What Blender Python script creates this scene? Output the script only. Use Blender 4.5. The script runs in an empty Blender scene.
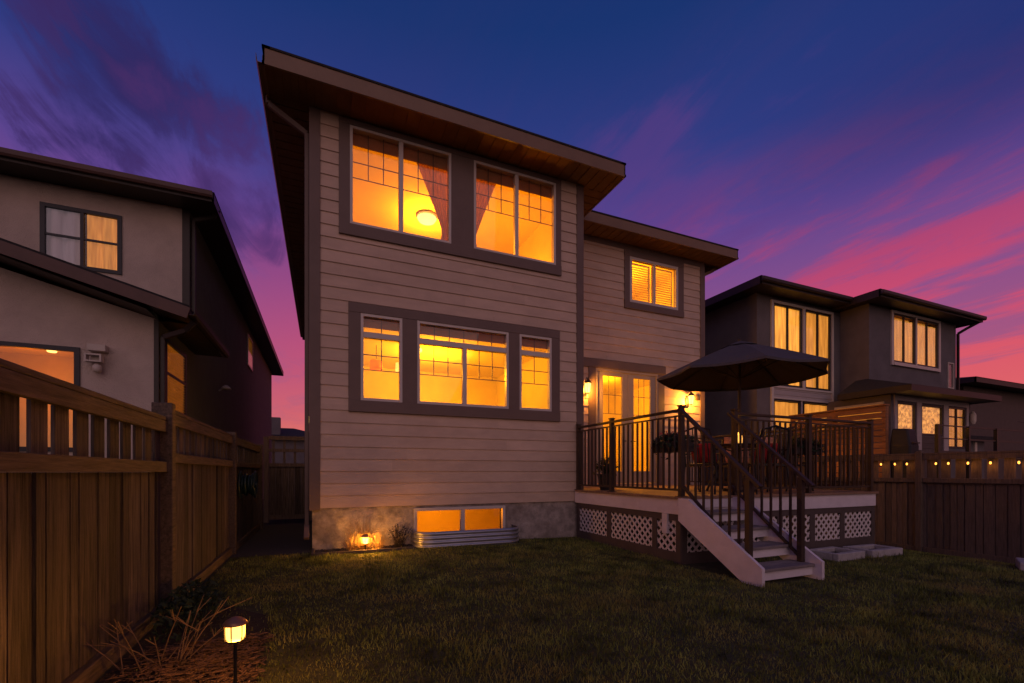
import bpy, math, random
import numpy as np
from mathutils import Vector, Matrix
random.seed(7); rng = np.random.default_rng(7)
sc = bpy.context.scene
COL = sc.collection
R = math.radians

# ------------------------------------------------------------------ materials
def lin(r, g, b):
    f = lambda c: (c/255/12.92) if c/255 <= .04045 else ((c/255+.055)/1.055)**2.4
    return (f(r), f(g), f(b), 1)

def nd(nt, t, **kw):
    n = nt.nodes.new(t)
    for k, v in kw.items(): setattr(n, k, v)
    return n

def mat(name, col, rough=.6, var=.15, scale=6, stretch=(1, 1, 1), bump=.0, bscale=40, island=0., metal=0., spec=.4, stain=0., stain_col=(.05, .04, .035), trans=0.):
    m = bpy.data.materials.new(name); m.use_nodes = True
    nt = m.node_tree; b = nt.nodes['Principled BSDF']; L = nt.links.new
    b.inputs['Roughness'].default_value = rough; b.inputs['Metallic'].default_value = metal
    b.inputs['Specular IOR Level'].default_value = spec
    tc = nd(nt, 'ShaderNodeTexCoord'); mp = nd(nt, 'ShaderNodeMapping'); mp.inputs['Scale'].default_value = stretch
    L(tc.outputs['Object'], mp.inputs['Vector'])
    no = nd(nt, 'ShaderNodeTexNoise'); no.inputs['Scale'].default_value = scale; no.inputs['Detail'].default_value = 6; no.inputs['Roughness'].default_value = .62
    L(mp.outputs['Vector'], no.inputs['Vector'])
    mr = nd(nt, 'ShaderNodeMapRange'); mr.inputs['From Min'].default_value = .3; mr.inputs['From Max'].default_value = .7
    mr.inputs['To Min'].default_value = 1-var; mr.inputs['To Max'].default_value = 1+var
    L(no.outputs['Fac'], mr.inputs['Value'])
    val = mr.outputs['Result']
    if island:
        g = nd(nt, 'ShaderNodeNewGeometry'); m2 = nd(nt, 'ShaderNodeMapRange')
        m2.inputs['To Min'].default_value = 1-island; m2.inputs['To Max'].default_value = 1+island
        L(g.outputs['Random Per Island'], m2.inputs['Value'])
        mu = nd(nt, 'ShaderNodeMath', operation='MULTIPLY'); L(val, mu.inputs[0]); L(m2.outputs['Result'], mu.inputs[1]); val = mu.outputs[0]
    vm = nd(nt, 'ShaderNodeVectorMath', operation='SCALE'); vm.inputs[0].default_value = col[:3]; L(val, vm.inputs['Scale'])
    out = vm.outputs['Vector']
    if stain:
        n2 = nd(nt, 'ShaderNodeTexNoise'); n2.inputs['Scale'].default_value = 1.3; n2.inputs['Detail'].default_value = 8; n2.inputs['Roughness'].default_value = .7
        L(tc.outputs['Object'], n2.inputs['Vector'])
        r2 = nd(nt, 'ShaderNodeMapRange'); r2.inputs['From Min'].default_value = .48; r2.inputs['From Max'].default_value = .72; r2.inputs['To Max'].default_value = stain
        L(n2.outputs['Fac'], r2.inputs['Value'])
        mx = nd(nt, 'ShaderNodeMix', data_type='RGBA'); L(r2.outputs['Result'], mx.inputs['Factor']); L(out, mx.inputs['A']); mx.inputs['B'].default_value = (*stain_col, 1)
        out = mx.outputs['Result']
    L(out, b.inputs['Base Color'])
    if bump:
        n3 = nd(nt, 'ShaderNodeTexNoise'); n3.inputs['Scale'].default_value = bscale; n3.inputs['Detail'].default_value = 5
        L(mp.outputs['Vector'], n3.inputs['Vector'])
        bp = nd(nt, 'ShaderNodeBump'); bp.inputs['Strength'].default_value = bump; bp.inputs['Distance'].default_value = .02
        L(n3.outputs['Fac'], bp.inputs['Height']); L(bp.outputs['Normal'], b.inputs['Normal'])
    if trans:
        t = nd(nt, 'ShaderNodeBsdfTranslucent'); L(out, t.inputs['Color'])
        ms = nd(nt, 'ShaderNodeMixShader'); ms.inputs[0].default_value = trans
        L(b.outputs[0], ms.inputs[1]); L(t.outputs[0], ms.inputs[2]); L(ms.outputs[0], nt.nodes['Material Output'].inputs['Surface'])
    return m

def emit(name, col, strength, var=0., scale=3, stretch=(1, 1, 1)):
    m = bpy.data.materials.new(name); m.use_nodes = True; nt = m.node_tree; L = nt.links.new
    b = nt.nodes['Principled BSDF']; b.inputs['Base Color'].default_value = (*[min(.8, c) for c in col[:3]], 1); b.inputs['Roughness'].default_value = .7
    b.inputs['Emission Color'].default_value = (*col[:3], 1); b.inputs['Emission Strength'].default_value = strength
    if var:
        tc = nd(nt, 'ShaderNodeTexCoord'); mp = nd(nt, 'ShaderNodeMapping'); mp.inputs['Scale'].default_value = stretch; L(tc.outputs['Object'], mp.inputs['Vector'])
        no = nd(nt, 'ShaderNodeTexNoise'); no.inputs['Scale'].default_value = scale; no.inputs['Detail'].default_value = 4; L(mp.outputs['Vector'], no.inputs['Vector'])
        mr = nd(nt, 'ShaderNodeMapRange'); mr.inputs['From Min'].default_value = .3; mr.inputs['From Max'].default_value = .7
        mr.inputs['To Min'].default_value = strength*(1-var); mr.inputs['To Max'].default_value = strength*(1+var)
        L(no.outputs['Fac'], mr.inputs['Value']); L(mr.outputs['Result'], b.inputs['Emission Strength'])
    return m

def lamp_glass(name, col, strength, clear=.55):
    m = bpy.data.materials.new(name); m.use_nodes = True; nt = m.node_tree; L = nt.links.new
    nt.nodes.remove(nt.nodes['Principled BSDF'])
    e = nd(nt, 'ShaderNodeEmission'); e.inputs['Color'].default_value = (*col, 1); e.inputs['Strength'].default_value = strength
    t = nd(nt, 'ShaderNodeBsdfTransparent'); ms = nd(nt, 'ShaderNodeMixShader'); ms.inputs[0].default_value = clear
    L(e.outputs[0], ms.inputs[1]); L(t.outputs[0], ms.inputs[2]); L(ms.outputs[0], nt.nodes['Material Output'].inputs['Surface'])
    return m

def glass_mat(name, tint=(1, 1, 1), refl=.06):
    m = bpy.data.materials.new(name); m.use_nodes = True; nt = m.node_tree; L = nt.links.new
    nt.nodes.remove(nt.nodes['Principled BSDF'])
    t = nd(nt, 'ShaderNodeBsdfTransparent'); t.inputs['Color'].default_value = (*tint, 1)
    g = nd(nt, 'ShaderNodeBsdfGlossy'); g.inputs['Roughness'].default_value = .02
    lw = nd(nt, 'ShaderNodeLayerWeight'); lw.inputs['Blend'].default_value = .12
    mr = nd(nt, 'ShaderNodeMapRange'); mr.inputs['To Min'].default_value = refl*.6; mr.inputs['To Max'].default_value = .6
    L(lw.outputs['Fresnel'], mr.inputs['Value'])
    ms = nd(nt, 'ShaderNodeMixShader'); L(mr.outputs['Result'], ms.inputs[0]); L(t.outputs[0], ms.inputs[1]); L(g.outputs[0], ms.inputs[2])
    L(ms.outputs[0], nt.nodes['Material Output'].inputs['Surface'])
    return m

M = dict(
    siding=mat('siding_paint', (.51, .375, .30), .62, .10, 2.2, (1, 1, 3), .25, 45, .06, stain=.22, stain_col=(.28, .20, .17)),
    trim=mat('taupe_trim', (.135, .09, .08), .55, .08, 4, bump=.08),
    soffit=mat('soffit_metal', (.17, .10, .058), .85, .15, 3, bump=.05, spec=.1),
    fascia=mat('fascia_metal', (.19, .115, .07), .45, .1, 2, bump=.05),
    shingle=mat('roof_shingles', (.022, .019, .02), .9, .35, 14, bump=.6, bscale=30),
    concrete=mat('parged_concrete', (.31, .265, .25), .85, .4, 7, bump=.9, bscale=18, stain=.75, stain_col=(.10, .075, .065)),
    door_amber=mat('amber_lit_door', (.33, .26, .21), .5, .08, 3),  # white door browned: amber lamplight put into its base colour
    vinyl=mat('white_vinyl', (.52, .46, .44), .4, .05, 3),
    grille=mat('window_grille', (.10, .055, .03), .5, .05),
    glass=glass_mat('window_glass'),
    room=mat('room_paint', (.76, .66, .20), .8, .10, 1.2),
    ceil=mat('room_ceiling', (.80, .72, .26), .85, .04, 2),
    floor=mat('room_floor', (.25, .13, .06), .5, .2, 4, (1, 8, 1)),
    curtain=mat('sheer_curtain', (.42, .20, .15), .8, .15, 9, (6, 1, .6), trans=.35),
    shade=mat('roller_shade', (.36, .17, .08), .8, .12, 8, trans=.25),
    cedar=mat('fence_cedar', (.068, .052, .044), .8, .85, 8, (7, 7, .35), .6, 30, .5, stain=.55, stain_col=(.05, .034, .027)),
    cedar_rail=mat('fence_rail_cedar', (.088, .062, .046), .75, .65, 9, (6, .4, 6), .35, 26, .12, stain=.4, stain_col=(.07, .04, .028)),
    cedar_dk=mat('weathered_cedar', (.105, .078, .068), .85, .35, 9, (5, 5, .5), .35, 26, .25),
    deckwood=mat('deck_boards', (.22, .13, .085), .6, .25, 7, (.6, 6, 1), .2, 30, .18),
    white=mat('white_paint', (.64, .58, .64), .5, .07, 5, (1, 1, 2), .1, stain=.25, stain_col=(.30, .24, .24)),
    treads=mat('stair_treads', (.20, .165, .17), .7, .28, 8, (.6, 6, 1), .2, 30, .15),
    lattice=mat('lattice_vinyl', (.58, .52, .52), .5, .06, 5),
    frame_dk=mat('dark_deck_frame', (.075, .055, .052), .7, .15, 5),
    bronze=mat('bronze_metal', (.042, .024, .016), .6, .15, 6, metal=.2, spec=.5),
    black=mat('black_metal', (.012, .011, .012), .45, .1, 6),
    umb=mat('umbrella_fabric', (.085, .075, .085), .9, .1, 20, bump=.15, bscale=200, trans=.08),
    red=mat('red_fabric', (.42, .025, .03), .85, .12, 20, bump=.2, bscale=120),
    floral=mat('floral_fabric', (.62, .28, .16), .85, .5, 14, bump=.1),
    fern=mat('fern_leaf', (.022, .04, .018), .7, .4, 10, island=.4, trans=.2),
    flower=mat('red_petals', (.40, .05, .06), .7, .3, 10, island=.3, trans=.2),
    wflower=mat('pale_petals', (.5, .42, .4), .7, .2, 10, island=.2),
    pot=mat('dark_pot', (.03, .025, .024), .5, .2, 5),
    galv=mat('galvanised_steel', (.42, .42, .45), .38, .12, 4, metal=.75, bump=.05),
    block=mat('concrete_block', (.36, .33, .34), .9, .2, 12, bump=.5),
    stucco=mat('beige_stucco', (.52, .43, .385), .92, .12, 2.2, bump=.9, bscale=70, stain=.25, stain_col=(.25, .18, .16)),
    stucco_side=mat('pink_offset_stucco', (.115, .125, .085), .92, .1, 3, bump=.5, bscale=110),  # side wall darkened and greened to offset the pink sky light
    grey_st=mat('grey_stucco', (.125, .11, .122), .9, .16, 2, bump=.5, bscale=110),
    nb_fascia=mat('dark_fascia', (.026, .017, .016), .5, .15, 3),
    nb_rake=mat('brown_rake_board', (.085, .042, .036), .55, .15, 3),
    navy=mat('navy_frame', (.012, .012, .022), .45, .1),
    pale=mat('pale_plastic', (.48, .42, .38), .5, .08),
    pale_siding=mat('pale_siding', (.36, .31, .32), .6, .08, 3, (1, 1, 6), island=.06),
    screen=mat('screen_cedar', (.26, .11, .045), .65, .3, 8, (.5, .5, 5), .25, 26, .22),
    cover=mat('grill_cover', (.016, .017, .023), .6, .2, 6, bump=.2),
    green_pl=mat('dark_green_plastic', (.012, .03, .028), .4, .1),
    soil=mat('bed_soil', (.030, .019, .014), .95, .4, 20, bump=.8, bscale=50),
    gravel=mat('dark_gravel', (.055, .048, .048), .95, .5, 60, bump=.9, bscale=80),
    mulch=mat('bark_mulch', (.105, .058, .040), .9, .4, 15, island=.55),
    stalk=mat('dry_stalk', (.12, .075, .055), .8, .3, 12, island=.3),
    drygrass=mat('dry_grass', (.30, .19, .09), .8, .3, 8, island=.4, trans=.2),
    twig=mat('dark_twig', (.035, .025, .02), .9, .3, 8, island=.3),
    bark=mat('bare_bark', (.03, .022, .022), .9, .3, 8),
    copper=mat('copper_cap', (.40, .20, .11), .4, .2, 8, metal=.5),
)
OR = (1., .30, .006)
M['lamp'] = lamp_glass('lamp_glass', (1, .50, .10), 5.0)
M['lampw'] = lamp_glass('sconce_glass', (1, .58, .15), 4.0)
M['ceil_lamp'] = emit('ceiling_lamp_glass', (1, .66, .16), 2.2)
M['flame'] = emit('candle_glow', (1, .45, .08), 1.6, .5, 12)
M['bulb'] = emit('bulb_glow', (1, .42, .07), 2.6)
M['nbcurt'] = emit('lit_curtain', (1, .39, .045), 1.0, .45, 3.2, (3, 3, .35))
M['nbcurt_dim'] = emit('dim_lit_curtain', (1, .37, .05), .66, .4, 3.0, (3, 3, .4))
M['nbcurt_soft'] = emit('soft_lit_curtain', (1, .40, .075), .95, .35, 3.2, (3, 3, .35))
M['nbcurt_low'] = emit('low_lit_curtain', (1, .36, .06), .36, .5, 5.0, (6, 3, .4))
M['nbblind_low'] = emit('low_lit_blind', (1, .36, .03), .16, .4, 3, (1, 1, 9))
M['nbblind'] = emit('lit_blind', (1, .38, .04), .34, .3, 3)
M['duskglow_curt'] = emit('curtain_dusk_glow', (.40, .33, .38), .10, .35, 4, (5, 5, .4))  # reflected dusk light put into the curtain as faint emission
M['orange_shade'] = emit('orange_shade_glow', (1, .17, .005), .75, .2, 8)
M['lowcurt'] = emit('lit_lace', (1, .42, .08), 1.1, .85, 11)

# ------------------------------------------------------------------ mesh builder
class MB:
    def __init__(s): s.v = []; s.f = []
    def add(s, vs, fs):
        o = len(s.v); s.v += [tuple(p) for p in vs]; s.f += [tuple(i+o for i in f) for f in fs]; return s
    def box(s, x0, x1, y0, y1, z0, z1):
        return s.add([(x0, y0, z0), (x1, y0, z0), (x1, y1, z0), (x0, y1, z0), (x0, y0, z1), (x1, y0, z1), (x1, y1, z1), (x0, y1, z1)],
                     [(0, 3, 2, 1), (4, 5, 6, 7), (0, 1, 5, 4), (1, 2, 6, 5), (2, 3, 7, 6), (3, 0, 4, 7)])
    def quad(s, *p): return s.add(p, [tuple(range(len(p)))])
    def bar(s, p, q, w, h, up=(0, 0, 1)):
        p = Vector(p); q = Vector(q); d = (q-p).normalized(); up = Vector(up)
        a = d.cross(up)
        if a.length < 1e-4: a = d.cross(Vector((0, 1, 0)))
        a.normalize(); b = a.cross(d).normalized(); a *= w/2; b *= h/2
        return s.add([p-a-b, p+a-b, p+a+b, p-a+b, q-a-b, q+a-b, q+a+b, q-a+b],
                     [(0, 1, 2, 3), (4, 7, 6, 5), (0, 4, 5, 1), (1, 5, 6, 2), (2, 6, 7, 3), (3, 7, 4, 0)])
    def tube(s, pts, r, n=8, r2=None, cap=True):
        pts = [Vector(p) for p in pts]; k = len(pts); o = len(s.v)
        ref = None
        for i, p in enumerate(pts):
            d = (pts[min(i+1, k-1)]-pts[max(i-1, 0)]).normalized()
            if ref is None: ref = d.orthogonal().normalized()
            a = (ref-d*ref.dot(d)).normalized(); ref = a; b = d.cross(a)
            rr = r if r2 is None else r+(r2-r)*i/max(1, k-1)
            for j in range(n):
                t = 2*math.pi*j/n; s.v.append(tuple(p+a*math.cos(t)*rr+b*math.sin(t)*rr))
        for i in range(k-1):
            for j in range(n):
                s.f.append((o+i*n+j, o+i*n+(j+1) % n, o+(i+1)*n+(j+1) % n, o+(i+1)*n+j))
        if cap:
            s.f.append(tuple(o+j for j in reversed(range(n)))); s.f.append(tuple(o+(k-1)*n+j for j in range(n)))
        return s
    def lathe(s, c, prof, n=20):
        o = len(s.v); k = len(prof)
        for r, z in prof:
            for j in range(n):
                t = 2*math.pi*j/n; s.v.append((c[0]+r*math.cos(t), c[1]+r*math.sin(t), c[2]+z))
        for i in range(k-1):
            for j in range(n):
                s.f.append((o+i*n+j, o+i*n+(j+1) % n, o+(i+1)*n+(j+1) % n, o+(i+1)*n+j))
        s.f.append(tuple(o+j for j in reversed(range(n)))); s.f.append(tuple(o+(k-1)*n+j for j in range(n)))
        return s
    def build(s, name, m, parent=None, smooth=False, bevel=0.):
        me = bpy.data.meshes.new(name); me.from_pydata(s.v, [], s.f); me.update()
        me.materials.append(M[m] if isinstance(m, str) else m)
        if smooth: me.shade_smooth()
        o = bpy.data.objects.new(name, me); COL.objects.link(o)
        if parent: o.parent = parent; o.matrix_parent_inverse = Matrix.Translation(-wl(parent))
        if bevel:
            b = o.modifiers.new('bevel', 'BEVEL'); b.width = bevel; b.segments = 2; b.limit_method = 'ANGLE'
        return o
WL = {}
def wl(o): return WL.get(o.name, Vector((0, 0, 0)))
def thing(name, label, cat, loc=(0, 0, 0), group=None):
    """Empty at the thing's base; parts are modelled in world coordinates"""
    o = bpy.data.objects.new(name, None); COL.objects.link(o); o.location = loc; o.empty_display_size = .2
    WL[o.name] = Vector(loc)
    return tag(o, label, cat, group)
def tag(o, label, cat, group=None):
    o['label'] = label; o['category'] = cat
    if group: o['group'] = group
    return o
def struct(o): o['kind'] = 'structure'; return o
def stuff(o, label=None, cat=None):
    o['kind'] = 'stuff'
    if label: o['label'] = label; o['category'] = cat
    return o
def point(name, loc, power, col, r=.04):
    l = bpy.data.lights.new(name, 'POINT'); l.energy = power; l.color = col; l.shadow_soft_size = r
    o = bpy.data.objects.new(name, l); o.location = loc; COL.objects.link(o); return o

# lap siding on a wall plane; ax 'x' -> wall runs along x at y=c (faces -y); 'y' -> runs along y at x=c, sgn = outward
def laps(mb, ax, c, sgn, u0, u1, z0, z1, holes=(), step=.19, flare=.016):
    def P(u, off, z): return (u, c+sgn*off, z) if ax == 'x' else (c+sgn*off, u, z)
    z = z0
    while z < z1-1e-4:
        zt = min(z+step, z1); cuts = sorted({z, zt, *[h for H in holes for h in H[2:] if z < h < zt]})
        jt = []; j = u0+rng.uniform(.5, 3.6)
        while j < u1: jt.append(j); j += 3.66
        for a, b in zip(cuts, cuts[1:]):
            segs = [(u0, u1)]
            for (h0, h1, g0, g1) in holes:
                if g0 < (a+b)/2 < g1:
                    segs = [q for s0, s1 in segs for q in ((s0, min(s1, h0)), (max(s0, h1), s1)) if q[1]-q[0] > 1e-4]
            oa = .004+flare*(1-(a-z)/step); ob = .004+flare*(1-(b-z)/step)
            for s0, s1 in segs:
                # butt joints: split long boards at a random place
                js = [j for j in jt if s0+.1 < j < s1-.1]; ed = [s0]+[q for j in js for q in (j-.0016, j+.0016)]+[s1]
                for q0, q1 in zip(ed[::2], ed[1::2]): mb.quad(P(q0, oa, a), P(q1, oa, a), P(q1, ob, b), P(q0, ob, b))
                for j in js: mb.quad(P(j-.0016, oa-.004, a), P(j+.0016, oa-.004, a), P(j+.0016, ob-.003, b), P(j-.0016, ob-.003, b))
                if a == z: mb.quad(P(s0, 0, a), P(s1, 0, a), P(s1, oa, a), P(s0, oa, a))
        z = zt
    return mb

def frame_boxes(mb, x0, x1, z0, z1, t, y0, y1):
    mb.box(x0, x0+t, y0, y1, z0, z1); mb.box(x1-t, x1, y0, y1, z0, z1)
    mb.box(x0+t, x1-t, y0, y1, z0, z0+t); mb.box(x0+t, x1-t, y0, y1, z1-t, z1); return mb

def hip(mb, x0, x1, y0, y1, z, slope, ridge='y'):
    """plain hip roof over an eave rectangle"""
    if (x1-x0) <= (y1-y0):
        hw = (x1-x0)/2; r0 = (x0+hw, y0+hw, z+hw*slope); r1 = (x0+hw, y1-hw, z+hw*slope)
        a, b, c, d = (x0, y0, z), (x1, y0, z), (x1, y1, z), (x0, y1, z)
        mb.add([a, b, c, d, r0, r1], [(0, 1, 4), (1, 2, 5, 4), (2, 3, 5), (3, 0, 4, 5)])
    else:
        hw = (y1-y0)/2; r0 = (x0+hw, y0+hw, z+hw*slope); r1 = (x1-hw, y0+hw, z+hw*slope)
        a, b, c, d = (x0, y0, z), (x1, y0, z), (x1, y1, z), (x0, y1, z)
        mb.add([a, b, c, d, r0, r1], [(0, 1, 5, 4), (1, 2, 5), (2, 3, 4, 5), (3, 0, 4)])
    return mb
def rim(mb, poly, z0, z1, th):
    """upright boards round a closed polygon given anticlockwise, lying inside it"""
    n = len(poly)
    for i in range(n):
        a = Vector((*poly[i], 0)); b = Vector((*poly[(i+1) % n], 0)); d = (b-a).normalized(); nrm = Vector((-d.y, d.x, 0))*th
        mb.add([(a.x, a.y, z0), (b.x, b.y, z0), (b.x+nrm.x, b.y+nrm.y, z0), (a.x+nrm.x, a.y+nrm.y, z0),
                (a.x, a.y, z1), (b.x, b.y, z1), (b.x+nrm.x, b.y+nrm.y, z1), (a.x+nrm.x, a.y+nrm.y, z1)],
               [(0, 3, 2, 1), (4, 5, 6, 7), (0, 1, 5, 4), (1, 2, 6, 5), (2, 3, 7, 6), (3, 0, 4, 7)])
    return mb

# ------------------------------------------------------------------ ground
GX = [(-400, 0), (2, 0), (5, -.06), (8.8, -.10), (10.4, -.33), (500, -.33)]
def gz(x):
    for (a, za), (b, zb) in zip(GX, GX[1:]):
        if x <= b: return za+(zb-za)*(x-a)/(b-a)
    return GX[-1][1]
def sheet(name, m, xs, y0, y1, dz, n=1):
    mb = MB(); xs = sorted(set(list(xs)+[g[0] for g in GX if xs[0] < g[0] < xs[-1]]))
    for a, b in zip(xs, xs[1:]): mb.quad((a, y0, gz(a)+dz), (b, y0, gz(b)+dz), (b, y1, gz(b)+dz), (a, y1, gz(a)+dz))
    return mb.build(name, m)
M['ground'] = mat('lawn_soil', (.050, .050, .020), .95, .45, 9, bump=.7, bscale=40)
mb = MB(); HX0, HX1, HY0, HY1 = 0., 4.5, 7.6, 10.6
gx = sorted({*[g[0] for g in GX], HX0, HX1})
for a_, b_ in zip(gx, gx[1:]):
    for c_, d_ in (((-200, HY0), (HY1, 600)) if HX0 <= a_ and b_ <= HX1 else ((-200, 600),)):
        mb.quad((a_, c_, gz(a_)), (b_, c_, gz(b_)), (b_, d_, gz(b_)), (a_, d_, gz(a_)))
struct(mb.build('ground', 'ground'))
struct(sheet('side_path', 'gravel', [-1.20, -.17], 7.3, 21, .004))

# ------------------------------------------------------------------ main house
BX0, BX1, BY = -.15, 4.62, 7.46          # bay
RX1, RY, BACK = 9.29, 8.95, 20.0         # recessed wing
ZS, ZT = .645, 6.73                      # siding bottom, soffit
UW = [(.40, 2.03, 5.08, 6.63), (2.43, 4.05, 5.08, 6.63)]
LW = [(.56, 1.21, 2.33, 3.71), (1.45, 3.09, 2.33, 3.71), (3.30, 3.96, 2.33, 3.71)]
BW = (1.40, 3.03, -.26, .60)
RW = (6.90, 8.42, 5.34, 6.46)
DR = (5.92, 7.77, .87, 3.65)
H = thing('two_storey_house', 'beige lap-sided two-storey house with big glowing windows and wide dark eaves behind the deck', 'house', (2.3, BY, 0))
mb = MB()
laps(mb, 'x', BY, -1, BX0, BX1, ZS, ZT, [(.3, 4.1, 4.98, 6.73), (.45, 4.05, 2.25, 3.78)])
mb.build('siding', 'siding', H)
mb = MB(); laps(mb, 'x', RY, -1, BX1, RX1, ZS, ZT, [(6.82, 8.5, 5.25, 6.55), (5.85, 7.86, .6, 3.75)])
mb.build('siding', 'siding', H)
mb = MB(); laps(mb, 'y', BX1, 1, BY, RY, ZS, ZT); mb.build('siding', 'siding', H)
mb = MB(); laps(mb, 'y', BX0, -1, BY, BACK, ZS, ZT); laps(mb, 'y', RX1, 1, RY, BACK, ZS, ZT); laps(mb, 'x', BACK, 1, BX0, RX1, ZS, ZT); mb.build('siding', 'siding', H)
# foundation
mb = MB(); f0 = BY+.012
mb.box(BX0+.012, BW[0], f0, f0+.25, -.4, ZS); mb.box(BW[1], BX1-.012, f0, f0+.25, -.4, ZS)
mb.box(BW[0], BW[1], f0, f0+.25, BW[3], ZS); mb.box(BW[0], BW[1], f0, f0+.25, -.6, BW[2])
mb.box(BX1-.25, BX1-.012, f0+.25, RY+.02, -.4, ZS-.002); mb.box(BX1-.012, RX1-.012, RY+.012, RY+.25, -.5, ZS)
mb.box(BX0+.012, BX0+.25, f0+.25, BACK, -.4, ZS-.002); mb.box(RX1-.25, RX1-.012, RY+.25, BACK, -.5, ZS-.002)
mb.build('foundation', 'concrete', H)
# corner boards and frieze
def cb(x0, x1, y0, y1, z0=ZS-.03, z1=ZT): MB().box(x0, x1, y0, y1, z0, z1).build('corner_board', 'trim', H, bevel=.004)
cb(BX0-.03, BX0+.125, BY-.035, BY+.10); cb(BX1-.115, BX1+.035, BY-.035, BY+.10); cb(RX1-.12, RX1+.03, RY-.035, RY+.1)
MB().box(BX1+.02, RX1-.12, RY-.03, RY, 6.60, ZT).build('frieze_board', 'trim', H)
# window trim assemblies (real boards round the openings)
def trim(x0, x1, z0, z1, holes, y, proud=.04, below=0):
    mb = MB(); hs = sorted(holes); zb, zt = hs[0][2], hs[0][3]
    mb.box(x0, x1, y-proud, y+.02, zt, z1)
    if z0 < zb: mb.box(x0, x1, y-proud-.012, y+.02, z0, zb)
    prev = x0
    for h in hs: mb.box(prev, h[0], y-proud+.004, y+.02, zb, zt); prev = h[1]
    mb.box(prev, x1, y-proud+.004, y+.02, zb, zt)
    return mb.build('window_trim', 'trim', H, bevel=.004)
trim(.24, 4.16, 4.90, 6.715, UW, BY); trim(.38, 4.13, 2.15, 3.86, LW, BY)
trim(6.74, 8.60, 5.18, 6.60, [RW], RY); trim(5.72, 7.97, .87, 3.66, [(DR[0], DR[1], .87, 3.652)], RY); MB().box(5.40, 8.0, RY-.05, RY+.02, 3.662, 3.86).build('door_header', 'trim', H, bevel=.004)

def window(op, y, units, transom=None, grid=(3, .33, .5), ft=.045, parent=None, fm='vinyl', glass='glass', gm='grille'):
    """units: x positions of upright mullions; grid = columns, two cross-bar fractions from the top; transom: height fraction"""
    x0, x1, z0, z1 = op; mb = frame_boxes(MB(), x0, x1, z0, z1, ft, y-.03, y+.07)
    edges = [x0+ft]+[q for m in units for q in (m-.035, m+.035)]+[x1-ft]
    zt = z1-ft; zb = z0+ft; ztr = None
    if transom:
        ztr = z1-(z1-z0)*transom; mb.box(x0+ft, x1-ft, y-.022, y+.06, ztr-.045, ztr+.045)
    top = zt if not transom else ztr-.045
    for m in units: mb.box(m-.035, m+.035, y-.026, y+.065, zb, top)
    w = mb.build('window', fm, parent, bevel=.004)
    pn = MB().box(x0+.01, x1-.01, y+.030, y+.034, z0+.01, z1-.01).build('pane', glass, w)
    g = MB()
    if grid:
        for a, b in zip(edges[::2], edges[1::2]):
            # the sash inside each unit
            n, f1, f2 = grid; hgt = top-zb
            for k in range(1, n): g.box(a+(b-a)*k/n-.007, a+(b-a)*k/n+.007, y+.036, y+.044, top-hgt*f2, top)
            for f in (f1, f2): g.box(a, b, y+.0365, y+.0435, top-hgt*f-.007, top-hgt*f+.007)
        if transom:
            n = grid[0]*max(1, len(units)+1)
            for k in range(1, n):
                xx = x0+ft+(x1-x0-2*ft)*k/n; g.box(xx-.007, xx+.007, y+.036, y+.044, ztr+.045, zt)
        g.build('muntin', gm, w)
    return w
window(UW[0], BY, [1.19], parent=H); window(UW[1], BY, [3.25], parent=H)
window(LW[0], BY, [], .24, (2, .27, .52), parent=H); window(LW[1], BY, [2.27], .24, (3, .27, .52), parent=H); window(LW[2], BY, [], .24, (2, .27, .52), parent=H)
window((BW[0], BW[1], -.24, BW[3]), BY+.012, [2.24], None, None, .05, parent=H)
window(RW, RY, [7.66], None, None, .07, parent=H)
# french door
mb = frame_boxes(MB(), DR[0], DR[1], DR[2], DR[3], .05, RY-.03, RY+.1); mb.build('door_frame', 'door_amber', H)
for a, b, hs in ((DR[0]+.055, 6.862, 1), (6.868, DR[1]-.055, -1)):
    ga, gb = a+.17, b-.17
    d = MB().box(a, ga, RY+.0, RY+.05, .93, 3.60).box(gb, b, RY+.0, RY+.05, .93, 3.60).box(ga, gb, RY, RY+.05, .93, 1.22).box(ga, gb, RY, RY+.05, 3.50, 3.60).build('door', 'door_amber', H, bevel=.004)
    MB().box(ga-.005, gb+.005, RY+.022, RY+.027, 1.21, 3.51).build('pane', 'glass', d)
    g = MB()
    for k in (1, 2): g.box(ga+(gb-ga)*k/3-.006, ga+(gb-ga)*k/3+.006, RY+.029, RY+.036, 2.60, 3.50)
    for zz in (2.60, 3.05): g.box(ga, gb, RY+.0295, RY+.0355, zz-.006, zz+.006)
    g.build('muntin', 'grille', d)
    hx = gb+.085 if hs == 1 else ga-.085
    MB().tube([(hx, RY-.0, 1.95), (hx, RY-.05, 1.95), (hx-hs*.11, RY-.05, 1.95)], .011).build('handle', 'black', d)

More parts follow.
